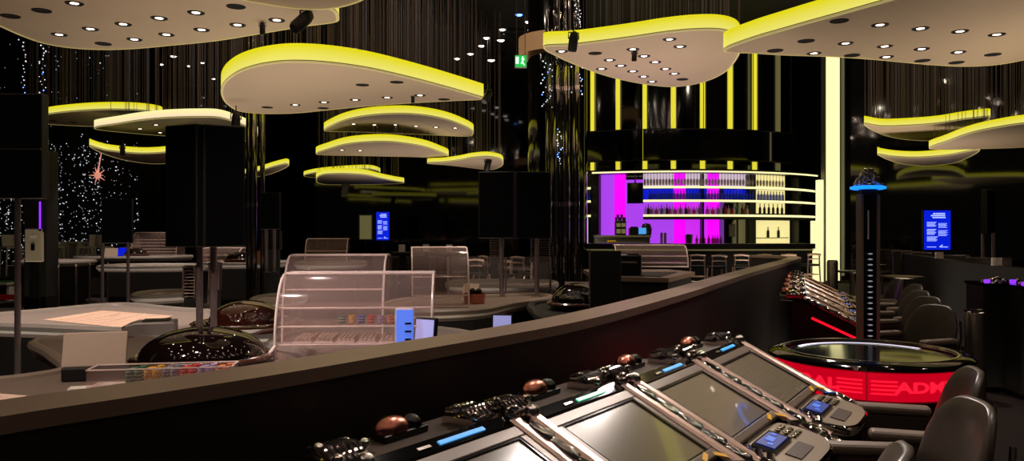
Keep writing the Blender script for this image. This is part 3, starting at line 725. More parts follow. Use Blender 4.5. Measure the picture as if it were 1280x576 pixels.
# ------------------------------------------------------------------ stools and far seating
def bar_stool(label, loc, rz, mat='rail_bright', seat='black_satin', s=1.0, name='bar_stool', group='bar stools'):
    root = thing(name, label, 'stool', loc, rz, group)
    for sx in (-1, 1):
        for sy in (-1, 1):
            top = 1.05 if sy > 0 else .76
            MB().tube([(sx * .21 * s, sy * .21 * s, 0), (sx * .18 * s, sy * .18 * s, .74 * s), (sx * .17 * s, sy * .19 * s, top * s)], .02 * s, 8).build('leg', mat, root, smooth=True)
    MB().box((0, 0, .76 * s), (.4 * s, .4 * s, .06 * s)).build('seat', seat, root, bevel=.02)
    a = MB(); a.tube([(-.2 * s, .19 * s, 1.04 * s), (0, .22 * s, 1.06 * s), (.2 * s, .19 * s, 1.04 * s)], .03 * s, 8); a.tube([(-.18 * s, .19 * s, .92 * s), (0, .21 * s, .93 * s), (.18 * s, .19 * s, .92 * s)], .018 * s, 6); a.build('backrest', mat, root, smooth=True)
    a = MB()
    for z in (.3, .5): 
        for q in ((-1, -1, 1, -1), (1, -1, 1, 1), (1, 1, -1, 1), (-1, 1, -1, -1)): a.cyl((q[0] * .2 * s, q[1] * .2 * s, z * s), (q[2] * .2 * s, q[3] * .2 * s, z * s), .012 * s, 6)
    a.build('stretcher', mat, root)
    return root
st = bar_stool('metal bar stool at the bar counter, leftmost in the row', (at(872, 0, 20.6).x, 20.6, 0), 2.9)
for px, d, rz, lab in ((896, 20.2, 3.2, 'brightest, before the magenta glow'), (926, 20.9, 3.0, 'third from the left'), (951, 21, 3.3, 'below the cream niche'), (983, 21.2, 3.1, 'above the curled end of the pit wall'), (1012, 21.6, 3.4, 'rightmost, by the lit column')):
    dup(st, (at(px, 0, d).x, d, 0), rz, 'metal bar stool at the bar counter, ' + lab)
n = 0
for px, d, rz, lab in ((598, 17, .4, 'left of the black double display poles'), (612, 19.5, 2.2, 'farther back at the left display pole'), (640, 16.4, .9, 'nearest between the two display poles'), (653, 19, 2.5, 'farther back between the two display poles'),
                      (664, 17.2, 3.9, 'just left of the right display pole'), (682, 18, 1.2, 'right of the right display pole')):
    dup(st, (at(px, 0, d).x, d, 0), rz, 'chrome stool among the small tables, ' + lab, 'chrome stools in the middle')

def cafe_table(label, px, d, z, r, top='steel', group='round high tables'):
    root = thing('high_table', label, 'table', (at(px, 0, d).x, d, 0), group=group)
    MB().lathe([(0, z - .03), (r * .97, z - .03), (r, z - .015), (r, z), (0, z)], n=32).build('table_top', top, root, smooth=True)
    MB().cyl((0, 0, .03), (0, 0, z - .03), .035, 14).build('pole', 'steel', root, smooth=True)
    MB().lathe([(0, 0), (r * .7, 0), (r * .7, .015), (.05, .04), (0, .04)], n=32).build('foot', 'steel', root, smooth=True)
cafe_table('round high table before the tall lit column, the nearer one', 1065, 12, 1.09, .2)
cafe_table('round high table right of the thin black post, the farther one', 1092, 14, 1.1, .2)
cafe_table('low round table among the dark chairs right of the post', 1128, 13, .95, .32)
cafe_table('round glass table left of the double display poles', 605, 15.5, 1.05, .45, 'glass_pane', 'small glass tables')
cafe_table('round glass table between the double display poles', 650, 15, 1.0, .45, 'glass_pane', 'small glass tables')
tb = thing('litter_bin', 'slim dark cylindrical bin at the foot of the tall lit column', 'bin', (at(1040.5, 0, 16).x, 16, 0))
MB().lathe([(0, 0), (.105, 0), (.11, 1.06), (.1, 1.08)], n=24).build('body', 'steel', tb, smooth=True); MB().lathe([(.1, 1.08), (.09, 1.1), (.06, 1.1), (.06, 1.0), (0, 1.0)], n=24).build('opening_rim', 'black_satin', tb, smooth=True)
tb = thing('steel_ashtray', 'brushed steel cylinder bin behind the right rim of the red roulette machine', 'bin', (at(1219, 0, 8.0).x, 8.0, 0))
MB().lathe([(0, 0), (.1, 0), (.1, .86), (.095, .87)], n=28).build('body', 'steel', tb, smooth=True); MB().lathe([(.095, .87), (.104, .88), (.104, .9), (.07, .9), (.06, .86), (0, .86)], n=28).build('tray', 'chrome', tb, smooth=True)

# ================================================================== INFO DISPLAYS
def info(label, px0, px1, py0, py1, d):
    a0, a1 = at(px0, py0, d), at(px1, py1, d); w, h = a1.x - a0.x, a0.z - a1.z
    root = thing('info_display', label, 'display', ((a0.x + a1.x) / 2, d, a1.z), group='blue info displays')
    MB().box((0, .05, h / 2), (w + .06, .1, h + .06)).build('housing', 'black_satin', root, bevel=.01)
    MB().box((0, -.006, h / 2), (w, .012, h)).build('screen', 'info_blue', root)
    a = MB(); sk = Matrix.Shear('XZ', 4, (.25, 0)) if False else Matrix.Identity(4)
    def wordline(x, z, L, th, seed):
        r = random.Random(seed); q = x
        while q < x + L - .02 * w:
            l = min(r.uniform(.03, .1) * w, x + L - q); a.box((q + l / 2, -.015, z), (l * .82, .006, th), mat=Matrix.Rotation(-.0, 4, 'Y')); q += l
    for k, (x, L) in enumerate(((-.2, .46), (-.28, .56), (-.22, .5))): wordline(x * w + .03 * w, h * (.92 - .05 * k), L * w, h * .032, k)
    for k in range(5): wordline(-.4 * w, h * (.70 - .026 * k), .36 * w * (1 - .1 * (k % 3)), h * .014, 10 + k); wordline(.03 * w, h * (.67 - .026 * k), .34 * w * (1 - .12 * (k % 2)), h * .012, 20 + k)
    for k in range(6): wordline(-.4 * w, h * (.52 - .026 * k), .36 * w * (1 - .1 * (k % 3)), h * .014, 30 + k); wordline(.03 * w, h * (.49 - .026 * k), .36 * w * (1 - .15 * (k % 2)), h * .012, 40 + k)
    for k in range(5): wordline(-.4 * w, h * (.33 - .026 * k), .42 * w * (1 - .1 * (k % 3)), h * .014, 50 + k)
    wordline(-.4 * w, h * .07, .36 * w, h * .016, 61); wordline(.12 * w, h * .07, .3 * w, h * .02, 62)
    a.tube([(.08 * w, -.015, h * .07), (.13 * w, -.015, h * .09), (.19 * w, -.015, h * .125)], h * .012, 5)
    a.build('lettering', 'info_text', root)
    MB().box((0, .2, h / 2), (.12, .3, .2)).build('bracket', 'black_satin', root)
    return root
i1 = info('bright blue portrait display with white text at far right', 1155, 1188, 263, 312, 24.6)
MB().box((0, .1, -i1.location.z / 2), (.1, .1, i1.location.z)).build('stand', 'black_satin', i1)
i2 = info('small bright blue portrait display in the far centre', 470.5, 486.5, 265, 300, 33.0)
MB().box((0, .1, -i2.location.z / 2), (.1, .1, i2.location.z)).build('stand', 'black_satin', i2)
p = at(457, 284, 33); nb = thing('notice_board', 'pale framed notice board left of the small blue display', 'notice board', (p.x, 33, p.z - .5))
w = 16 / F * 33
MB().box((0, .03, .5), (w + .05, .05, 1.06)).build('frame', 'plastic_grey', nb); MB().box((0, 0, .5), (w - .05, .02, .98)).build('sheet', 'panel_olive', nb)
MB().box((0, .08, -nb.location.z / 2), (.08, .06, nb.location.z + .1)).build('stand', 'black_satin', nb)

# ================================================================== GAMING TABLE DISPLAYS
def display(label, px, d, faces, z0, z1, rz, pole_px=(), pole_z=.86, group='black game displays', wide=.36):
    """black display tower: list of (offset x, y, rotation, width) screens around one housing"""
    p = at(px, 0, d); root = thing('game_display', label, 'display', (p.x, d, pole_z), rz, group)
    h = z1 - z0
    for (x, y, r, w_) in faces:
        M = Matrix.Translation((x, y, z0 + h / 2 - pole_z)) @ Matrix.Rotation(r, 4, 'Z')
        a = MB(); a.box((0, 0, 0), (w_, .1, h)); bmesh.ops.transform(a.bm, matrix=M, verts=a.bm.verts); a.build('housing', 'black_satin', root, bevel=.008)
        a = MB(); a.box((0, -.052, 0), (w_ - .03, .008, h - .03)); bmesh.ops.transform(a.bm, matrix=M, verts=a.bm.verts); a.build('screen', 'black_gloss', root)
    for q in pole_px:
        x = at(q, 0, d).x - p.x; v = Matrix.Rotation(-rz, 4, 'Z') @ Vector((x, 0, 0))
        MB().cyl((v.x, v.y + .0, .0), (v.x, v.y, z0 - pole_z + .02), .023 if d < 8 else .03, 14).build('pole', 'pole_metal', root, smooth=True)
        MB().lathe([(0, 0), (.07, 0), (.07, .012), (.03, .02)], (v.x, v.y, 0), 20).build('flange', 'chrome_soft', root, smooth=True)
    return root
display('tall black display box on two metal poles over the nearest roulette wheel', 262, 5.45, [(-.105, -.13, -.42, .29), (.13, -.1, .55, .27)], 1.59, 2.41, 0, (249.5, 267), .84)
display('wide black double display on two poles in the middle of the hall', 645, 10.2, [(-.25, 0, -.12, .46), (.22, 0, .12, .46)], 1.6, 2.46, 0, (627, 671), .84)
display('black display beside the slim gilded mirror column', 338, 15, [(0, 0, 0, .38)], 1.72, 2.42, 0, (333, 343), .9)
display('black display before the starry curtain with a blue gleam', 147, 15.5, [(0, 0, .2, .56)], 1.45, 2.32, 0, (128, 160), 0)
display('narrow black display on two poles at far right', 1235, 14, [(0, 0, .7, .36)], 1.64, 2.43, 0, (1229, 1242), 1.15)
dl = display('large black display at the left edge of the frame, cut off', 20, 6.2, [(-.08, 0, .0, .62)], 1.95, 2.77, 0, (22,), .0)
MB().box((-.08, -.058, 2.335), (.62, .012, .012)).build('seam_strip', 'steel', dl)

# ================================================================== ROULETTE TABLES
def roulette_wheel(label, loc, r=.44, dome=.36, group='roulette wheels', dome_h=.2, cover='dome_dark'):
    root = thing('roulette_bowl', label, 'roulette wheel', loc, group=group)
    MB().lathe([(0, 0), (r * .8, 0), (r * .86, .02), (r, .06), (r, .075), (r * .96, .085), (r * .88, .07), (r * .8, .06), (0, .04)], n=56).build('bowl', 'mahogany', root, smooth=True)
    MB().lathe([(r * .885, .07), (r * .9, .082), (r * .93, .088), (r * .94, .08)], n=56).build('brass_ring', 'chrome_soft', root, smooth=True)
    MB().lathe([(dome, .06), (dome * 1.0, .07)] + [(dome * math.cos(t * PI / 2), .07 + dome_h * math.sin(t * PI / 2)) for t in [k / 12 for k in range(1, 12)]] + [(0, .07 + dome_h)], n=56).build('dome_cover', cover, root, smooth=True)
    MB().lathe([(dome + .012, .06), (dome + .018, .07), (dome + .012, .08), (dome - .004, .08)], n=56).build('dome_rim', 'chrome', root, smooth=True)
    return root
def table(name, label, pts, z, layout=None, lay='felt_pink', rail='rail_grey', group='gaming tables', top='felt_grey', body=.25, rr=.05):
    """pts / layout in plan, world"""
    c = sum((Vector((p[0], p[1], 0)) for p in pts), Vector()) / len(pts)
    root = thing(name, label, 'gaming table', c, group=group)
    P = [Vector((p[0] - c.x, p[1] - c.y, 0)) for p in pts]; S = spline(P, 5, closed=True)
    MB().prism([(p.x, p.y) for p in S], z - .09, z).build('table_top', top, root)
    MB().tube([p + Vector((0, 0, z - .01)) for p in S], rr, 8, closed=True).build('padded_rail', rail, root, smooth=True)
    Q = [(p.x * (1 - body), p.y * (1 - body)) for p in P]
    MB().prism(Q, .08, z - .09).build('base', 'table_dark', root)
    MB().prism([(x * .92, y * .92) for x, y in Q], 0, .08).build('plinth', 'black_matte', root)
    if layout:
        a = MB(); a.poly([(p[0] - c.x, p[1] - c.y, z + .003) for p in layout]); o = a.build('layout_cloth', lay, root)
        o2 = o.modifiers.new('t', 'SOLIDIFY'); o2.thickness = .002
        L = [Vector((p[0] - c.x, p[1] - c.y, z + .006)) for p in layout]
        a = MB()
        if len(L) == 4:
            for k in range(1, 12):
                u = k / 12; p, q = L[0].lerp(L[1], u), L[3].lerp(L[2], u); p2 = p.lerp(q, .15); q2 = p.lerp(q, .85); a.tube([p2, q2], .003, 4)
            for u in (.15, .38, .62, .85): a.tube([L[0].lerp(L[3], u), L[1].lerp(L[2], u)], .003, 4)
            a.build('layout_lines', 'card_white', root)
        else: a.bm.free()
    return root, c
ZT = .84
def xy(px, py, z=ZT): v = on(px, py, z); return (v.x, v.y)
# nearest table
tA, cA = table('roulette_table', 'nearest roulette table with a pale layout behind the low wall at left', [xy(-70, 484), xy(30, 473), xy(78, 464), xy(64, 443), xy(46, 427), xy(100, 421), xy(150, 419), xy(210, 427), xy(250, 427), (-2.1, 5.65), (-1.6, 5.38), (-1.32, 4.9), (-1.35, 4.45), (-1.75, 4.0), (-2.6, 3.72), (-3.2, 3.6)], ZT, [xy(-60, 520), xy(-20, 491), xy(118, 503), xy(60, 524)], group='roulette tables', top='felt_brown', rail='rail_brown', body=.3, rr=.04)
wA = roulette_wheel('black-domed roulette wheel nearest the low wall, under the tall display box', (-1.94, 4.95, ZT), .43, .38, dome_h=.185)
# second table
tB, cB = table('roulette_table', 'second roulette table with a bright pink layout beyond the nearest one', [xy(-60, 401), xy(60, 389.5), xy(150, 382), xy(222, 388), xy(352, 398), xy(345, 417), xy(240, 418.5), xy(160, 414.5), xy(60, 410), xy(-60, 405)], ZT, [xy(53, 400), xy(128, 388.5), xy(216, 395), xy(166, 411)], group='roulette tables')
wB = roulette_wheel('brown roulette wheel under a dark dome, just behind the nearest wheel', (-2.28, 6.78, ZT), .46, .32, dome_h=.19, cover='dome_brown')
# third, far left
def far_table(label, px0, px1, d, z, depth=1.1, lay=None, group='far gaming tables'):
    a0, a1 = at(px0, 0, d).x, at(px1, 0, d).x
    k = depth / 2
    return table('gaming_table', label, [(a0, d), (a0 + .2, d - k), (a1 - .3, d - k), (a1, d - k * .4), (a1 - .1, d + k), (a0 + .1, d + k)], z, [(a0 + .3, d - k * .6), (a1 - .5, d - k * .6), (a1 - .5, d + k * .6), (a0 + .3, d + k * .6)] if lay else None, lay=lay or 'felt_pink', group=group, body=.14)
far_table('dark table with a pale edge left of the stacked acrylic cover, at far left', 28, 106, 18.2, .98, 1.2, 'felt_grey')
far_table('wide dark table in front of the stacked acrylic cover, behind the second roulette table', 132, 262, 17.2, .92, 1.2, 'felt_grey')
far_table('dark table with an orange tent card left of the big acrylic covers', 262, 352, 16.5, 1.02, 1.2, 'felt_grey')
far_table('far dark table carrying the stacked acrylic cover', 100, 232, 20.4, 1.02, 1.1)
far_table('dark table with a pale top right behind the second wheel', 318, 372, 9.6, ZT + .02, 1.1, 'felt_grey')
far_table('narrow dark table with a pale edge between the second wheel and the wide table', 172, 236, 10.6, .84, .9, 'felt_grey')
# thin metal posts in front of the far left tables
for k, (px, y0, y1) in enumerate(((73, 331, 386), (95, 330, 385), (112, 333, 382), (134.5, 333, 381))):
    d = 1.7 * F / (y1 - CY) * 1.0; p = at(px, y1, d)
    r0 = thing('metal_post', 'thin metal post in front of the far left tables, %s of four' % ('first', 'second', 'third', 'last')[k], 'post', (p.x, d, 0), group='metal posts')
    MB().cyl((0, 0, .02), (0, 0, .92), .022, 10).build('tube', 'pole_metal', r0, smooth=True); MB().lathe([(0, 0), (.12, 0), (.12, .012), (.03, .03)], n=20).build('foot', 'steel', r0, smooth=True); MB().ball((0, 0, .93), .03, 6).build('cap', 'chrome_soft', r0, smooth=True)
# low green tables and red belt
for k, (px0, px1, d) in enumerate(((-20, 24, 19.4), (44, 62, 20.0), (76, 95, 19.6))):
    a0, a1 = at(px0, 0, d).x, at(px1, 0, d).x
    r0 = thing('low_table', 'low table with a green top glimpsed under the far left table, %s of three' % ('leftmost', 'middle', 'rightmost')[k], 'table', ((a0 + a1) / 2, d, 0), group='low green tables')
    w = a1 - a0
    MB().box((0, 0, .41), (w, .9, .05)).build('table_top', 'white_plastic', r0, bevel=.01); MB().box((0, 0, .438), (w - .06, .8, .008)).build('felt', 'felt_green', r0)
    for sx in (-1, 1): MB().box((sx * (w / 2 - .06), 0, .195), (.06, .7, .39)).build('leg', 'white_plastic', r0)
br = thing('belt_barrier', 'black belt barrier with a red strap at the left edge', 'barrier', (at(24, 0, 11).x, 11, 0))
MB().cyl((0, 0, .02), (0, 0, .95), .035, 14).build('post', 'black_satin', br, smooth=True); MB().lathe([(0, 0), (.17, 0), (.17, .02), (.04, .05)], n=24).build('foot', 'black_satin', br, smooth=True)
MB().box((-.6, 0, .77), (1.15, .008, .075)).build('strap', 'belt_red', br); MB().lathe([(.045, .7), (.045, .9), (.036, .95)], n=16).build('head', 'black_matte', br, smooth=True)
# cream dispenser with purple light
dv = thing('dispenser_stand', 'cream dispenser panel on the dark pillar at far left', 'dispenser', (at(45, 0, 16.3).x, 16.25, at(45, 327, 16.25).z))
w = 21 / F * 16.3
MB().box((0, 0, .34), (w, .1, .68)).build('panel', 'device_cream', dv, bevel=.02); MB().box((0, -.06, .3), (.07, .04, .14)).build('nozzle', 'black_satin', dv, bevel=.01); MB().box((0, -.052, .52), (.12, .01, .06)).build('notice', 'card_white', dv)
MB().box((0, .02, -dv.location.z / 2), (.2, .08, dv.location.z)).build('stem', 'black_satin', dv)
pl = thing('purple_light_tube', 'thin upright purple light tube above the cream dispenser', 'light tube', at(50, 286, 16.2))
MB().cyl((0, 0, 0), (0, 0, .56), .018, 10).build('tube', 'led_purple', pl, smooth=True); MB().lathe([(0, .0), (.03, 0), (.03, -.04), (0, -.04)], n=12).build('socket', 'black_satin', pl); MB().box((.05, .08, .28), (.04, .08, .7)).build('bracket', 'black_satin', pl)
# white chairs and white bar tables near the starry curtain
def white_chair(label, loc, rz):
    root = thing('white_chair', label, 'chair', loc, rz, 'white chairs by the starry curtain')
    for sx in (-1, 1):
        for sy in (-1, 1): MB().tube([(sx * .22, sy * .2, 0), (sx * .19, sy * .18, .78)], .022, 8).build('leg', 'white_plastic', root, smooth=True)
    MB().box((0, 0, .8), (.44, .42, .05)).build('seat', 'white_plastic', root, bevel=.02)
    P = [Vector((.22 * math.sin(t), .2 * math.cos(t) - .02 + .02, 0)) for t in (-1, -.6, -.2, .2, .6, 1)]
    MB().sweep(P, [(-.012, .84), (.012, .84), (.03, 1.16), (.006, 1.16)]).build('backrest', 'white_plastic', root, smooth=True)
    MB().box((0, -.2, .3), (.4, .02, .03)).build('foot_bar', 'white_plastic', root)
    return root
wc = white_chair('white high chair by the starry curtain, second from left', (at(68, 0, 22.4).x, 22.4, .42), 2.4)
for px, d, rz, lab in ((14, 22.2, 1.0, 'leftmost'), (108, 22, -1.3, 'with its back turned right, most visible'), (128, 22.6, 2.8, 'behind the metal display pole'), (163, 22.2, -.9, 'rightmost, by the stacked acrylic')):
    dup(wc, (at(px, 0, d).x, d, .42), rz, 'white high chair by the starry curtain, ' + lab)
for px0, px1, d, lab in ((56, 82, 23, 'left'), (88, 104, 22.9, 'middle'), (112, 170, 23.2, 'right')):
    a0, a1 = at(px0, 0, d).x, at(px1, 0, d).x
    r0 = thing('white_table', 'narrow white high table by the starry curtain, the %s one' % lab, 'table', ((a0 + a1) / 2, d, .42), group='white high tables')
    MB().box((0, 0, .93), (a1 - a0, .5, .05)).build('table_top', 'white_plastic', r0, bevel=.01)
    for sx in (-1, 1): MB().box((sx * ((a1 - a0) / 2 - .05), 0, .45), (.05, .4, .9)).build('leg', 'white_plastic', r0)

# ------------------------------------------------------------------ acrylic roll-top covers
def rolltop(label, loc, w, d, h, rz=0, tiers=2, feet=False, group='acrylic covers'):
    root = thing('acrylic_cover', label, 'acrylic cover', loc, rz, group)
    prof = [(-d / 2, .0), (-d / 2, h * .12)] + [(-d / 2 + (d * .62) * (1 - math.cos(t * PI / 2)), h * .12 + h * .88 * math.sin(t * PI / 2)) for t in [k / 9 for k in range(1, 10)]] + [(d / 2, h)]
    sheet = prof + [(a_, b_ - .008) for a_, b_ in prof[::-1]]
    ax = lambda x, a_, b_: (x, a_, b_)
    a = MB()
    inner = [(a_ + .008, b_ - .004) for a_, b_ in prof]
    a.extrude(prof + inner[::-1], ax, -w / 2, w / 2); a.build('canopy', 'acrylic', root, smooth=True)
    for sx in (-1, 1):
        a = MB(); a.extrude(prof + [(d / 2, 0)], ax, sx * w / 2, sx * (w / 2 + .008)); e_ = a.build('end_panel', 'acrylic', root)
        MB().tube([(sx * (w / 2 + .004), p_[0], p_[1]) for p_ in prof], .009, 6).build('edge', 'acrylic_edge', e_, smooth=True)
    for k in range(tiers):
        z = h * (.2 + .62 * k / max(tiers, 1)); y0 = -d / 2 + .03 + d * .3 * (k / max(tiers, 1)) ** 2
        s_ = MB().box((0, (y0 + d / 2) / 2, z), (w - .01, d / 2 - y0, .008)).build('shelf', 'acrylic', root)
        MB().cyl((-w / 2, y0, z), (w / 2, y0, z), .007, 6).build('shelf_edge', 'acrylic_edge', s_, smooth=True)
    for y_, z_, nm in ((d / 2, h, 'back_edge'), (-d / 2 + d * .62, h, 'bend_edge'), (-d / 2, .01, 'front_edge')): MB().cyl((-w / 2, y_, z_), (w / 2, y_, z_), .008, 6).build(nm, 'acrylic_edge', root, smooth=True)
    if feet:
        for sx in (-1, .4):
            MB().tube([(sx * w / 2, -d / 2, h * .2), (sx * w / 2 - .02, -d / 2 - .03, .08), (sx * w / 2 - .07, -d / 2 - .12, .01), (sx * w / 2 - .12, -d / 2 - .2, -.0)], .012, 8).build('foot', 'acrylic_edge', root, smooth=True)
    return root
# table below the big covers
table('gaming_table', 'gaming table under the two big acrylic covers in the middle', [(-1.45, 5.55), (-1.8, 5.9), (-1.75, 6.6), (-.9, 6.9), (-.25, 6.3), (-.2, 5.3), (-.6, 5.0), (-1.15, 5.05)], ZT, None, body=.2)
rolltop('big tiered acrylic cover over coloured chips in the middle foreground, the front one', (-1.04, 5.35, ZT + .005), 1.0, .5, .56, .06, 3, True)
rolltop('acrylic roll-top cover rising behind the front one', (-1.36, 6.15, ZT + .005), .74, .46, .66, .05, 3)
# second table in the middle
table('gaming_table', 'gaming table under the boxy acrylic cover with the copper bucket', [(-1.45, 8.9), (-1.3, 9.7), (-.2, 10.2), (.35, 10.4), (.5, 10.0), (.0, 9.2), (-.4, 8.4), (-1.2, 8.2)], ZT, None, body=.2, top='felt_brown', rail='rail_brown')
rolltop('boxy acrylic cover standing behind the tilted monitor', (-.83, 9.0, ZT + .005), .62, .5, .66, .15, 2)
far_table('far dark table under the clear brownish cover in the centre', 372, 452, 14.4, 1.1, 1.0)
rolltop('small brownish acrylic cover in the far centre, left of the notice board', (at(408, 0, 14.2).x, 14.3, 1.11), .72, .5, .44, .1, 2)
rolltop('stacked acrylic cover glowing amber on the far left table', (at(189, 0, 20).x, 20.4, 1.03), 1.15, .55, .62, 0, 5)
rolltop('low acrylic cover on the black desk before the bar', (at(812, 0, 11.2).x, 11.2, 1.19), .98, .55, .3, -.05, 2)
rolltop('small acrylic cover behind the poles of the tall display box', (at(330, 0, 16.6).x - .9, 16.7, 1.03), .8, .5, .3, 0, 2)

# chips inside the front cover
def chip_stack(label, loc, mat, n=6, r=.02, group=None, lying=False, rz=0):
    a = MB()
    for k in range(n):
        a.m(k % 5 == 4 and 1 or 0); a.lathe([(0, 0), (r * .97, 0), (r, .0008), (r, .003), (r * .97, .0037), (0, .0037)], (0, 0, k * .0038), 18)
    if lying: bmesh.ops.transform(a.bm, matrix=Matrix.Translation((0, 0, r)) @ Matrix.Rotation(PI / 2, 4, 'X'), verts=a.bm.verts)
    return tag(a.build('chip_stack', [mat, 'card_white'], None, loc, rz, smooth=True), label, 'casino chips', group)
zc = ZT + .005 + .56 * (.2 + .62 * 1 / 3) + .005
for k, (m, nm) in enumerate((('chip_green', 'green'), ('chip_yellow', 'yellow'), ('chip_blue', 'blue'), ('chip_red', 'red'), ('chip_lilac', 'lilac'), ('chip_orange', 'orange'))):
    chip_stack('stack of %s chips on a clear shelf inside the front acrylic cover' % nm, (at(428 + 12 * k, 0, 5.3).x, 5.3, zc), m, 14, .024, 'chips in the acrylic cover')
# trays of chips on the lower shelf of the front cover
for k in range(5):
    r0 = thing('chip_tray', 'pale chip tray on the lowest clear shelf of the front cover, %s of five' % ('first', 'second', 'third', 'fourth', 'last')[k], 'chip tray', (-1.38 + .14 * k, 5.3, ZT + .005 + .56 * .2 + .006), .06, 'chip trays in the acrylic cover')
    MB().box((0, 0, .006), (.12, .3, .012)).build('base', 'acrylic_edge', r0)
    a = MB()
    for q in range(4): a.cyl((-.042 + .028 * q, -.13, .022), (-.042 + .028 * q, .13, .022), .013, 10)
    a.build('groove', 'card_beige', r0, smooth=True)
# blue lit device, tilted monitor
bd = thing('blue_card_reader', 'upright panel glowing blue at the right end of the front acrylic cover', 'screen', at(506, 434, 4.95) , .25)
MB().box((0, .02, .12), (.12, .03, .25)).build('housing', 'acrylic_edge', bd, bevel=.01); MB().box((0, 0, .125), (.105, .008, .22)).build('screen', 'screen_azure', bd)
[MB().box((.02, -.008, .05 + .05 * k), (.04, .008, .012)).build('slot', 'screen_dark', bd) for k in range(3)]; MB().box((0, .04, -.02), (.14, .1, .05)).build('foot', 'plastic_grey', bd)
def monitor(label, loc, w, h, rz, tilt, scr, stand=.1):
    root = thing('monitor', label, 'monitor', loc, rz, 'monitors'); M = Matrix.Translation((0, 0, stand + h / 2)) @ Matrix.Rotation(tilt, 4, 'X')
    a = MB(); a.box((0, 0, 0), (w, .03, h)); bmesh.ops.transform(a.bm, matrix=M, verts=a.bm.verts); a.build('housing', 'black_satin', root, bevel=.008)
    a = MB(); a.box((0, -.017, 0), (w - .03, .004, h - .03)); bmesh.ops.transform(a.bm, matrix=M, verts=a.bm.verts); a.build('screen', scr, root)
    MB().cyl((0, .03, .0), (0, .02, stand + h * .4), .015, 10).build('stem', 'black_satin', root); MB().lathe([(0, 0), (.09, 0), (.09, .012), (0, .018)], (0, .02, 0), 20).build('foot', 'black_satin', root, smooth=True)
    return root
monitor('small tilted monitor with a pale lilac screen right of the front acrylic cover', (at(532, 0, 5.15).x, 5.15, ZT + .002), .17, .24, -.5, -.12, 'screen_lilac', .05)
monitor('low monitor showing pale blue windows under the table with the copper bucket', (at(628, 0, 8.2).x, 8.2, .55), .22, .2, -.2, -.1, 'screen_lilac', .08)
sb = thing('side_shelf', 'dark cabinet holding the low pale blue monitor', 'cabinet', (at(632, 0, 8.2).x, 8.25, 0))
MB().box((0, 0, .26), (.5, .4, .52)).build('body', 'table_dark', sb); MB().box((0, 0, .535), (.54, .44, .03)).build('top', 'black_satin', sb, bevel=.005)
cb = thing('copper_bucket', 'copper bucket of chips on the table in front of the double display', 'bucket', (at(593, 0, 9.3).x, 9.3, ZT))
MB().lathe([(0, 0), (.12, 0), (.135, .12), (.128, .12), (.11, .02)], n=28).build('pail', 'copper', cb, smooth=True)
a = MB(); [a.ball((.05 * math.cos(k * 2.1), .05 * math.sin(k * 2.1), .12 + .02 * (k % 2)), .04, 6) for k in range(6)]; a.build('contents', 'dome_dark', cb, smooth=True)
sg = thing('slanted_card', 'pale slanted card standing behind the copper bucket', 'card', (at(588, 0, 9.55).x, 9.55, ZT), -.3)
a = MB(); a.box((0, 0, .11), (.2, .012, .22), mat=Matrix.Rotation(-.35, 4, 'X')); a.build('card', 'card_beige', sg); MB().box((0, .04, .01), (.16, .1, .02)).build('foot', 'acrylic_edge', sg)
# glass panels round the double display
for k, (px0, px1, d, lab) in enumerate(((560, 627, 11.4, 'left of the left display pole'), (632, 688, 11.2, 'between and right of the display poles'))):
    a0, a1 = at(px0, 0, d).x, at(px1, 0, d).x; r0 = thing('glass_screen', 'clear upright glass screen ' + lab, 'glass screen', ((a0 + a1) / 2, d, 0), group='glass screens')
    MB().box((0, 0, .95), (a1 - a0, .012, .75)).build('pane', 'glass_pane', r0)
    for sx in (-1, 1): MB().box((sx * (a1 - a0) / 2, 0, .66), (.03, .03, 1.32)).build('post', 'pole_metal', r0)
far_table('dark gaming table with pale felt behind the double display poles', 560, 692, 12.4, .86, 1.1, 'felt_grey')
# ladder-like chip racks
def chip_rack(label, px0, px1, y0, y1, d):
    a0, a1 = at(px0, y0, d), at(px1, y1, d); w, h = a1.x - a0.x, a0.z - a1.z
    root = thing('chip_rack', label, 'rack', ((a0.x + a1.x) / 2, d, a1.z), group='ladder racks')
    for sx in (-1, 1): MB().box((sx * w / 2, 0, h / 2), (.02, .1, h)).build('side_rail', 'steel', root)
    a = MB(); n = 10
    for k in range(n): a.box((0, 0, h * (k + .5) / n), (w, .1, h / n * .22))
    a.build('rung', 'chrome_soft', root); MB().box((0, .06, h / 2), (w, .01, h)).build('back', 'black_satin', root)
    MB().box((0, 0, -a1.z / 2), (w * .8, .12, a1.z)).build('foot', 'black_matte', root)
chip_rack('ladder-like rack behind the left pole of the tall display box', 231, 245, 332, 372, 9.6)
chip_rack('ladder-like rack behind the right pole of the tall display box', 263, 275, 328, 362, 9.8)
chip_rack('ladder-like golden rack left of the double display pole', 613, 624, 299, 330, 13.4)
chip_rack('ladder-like rack under the right half of the double display', 664, 687, 298, 328, 13.6)
chip_rack('ladder-like rack under the display by the gilded mirror column', 334, 351, 288, 312, 15.8)
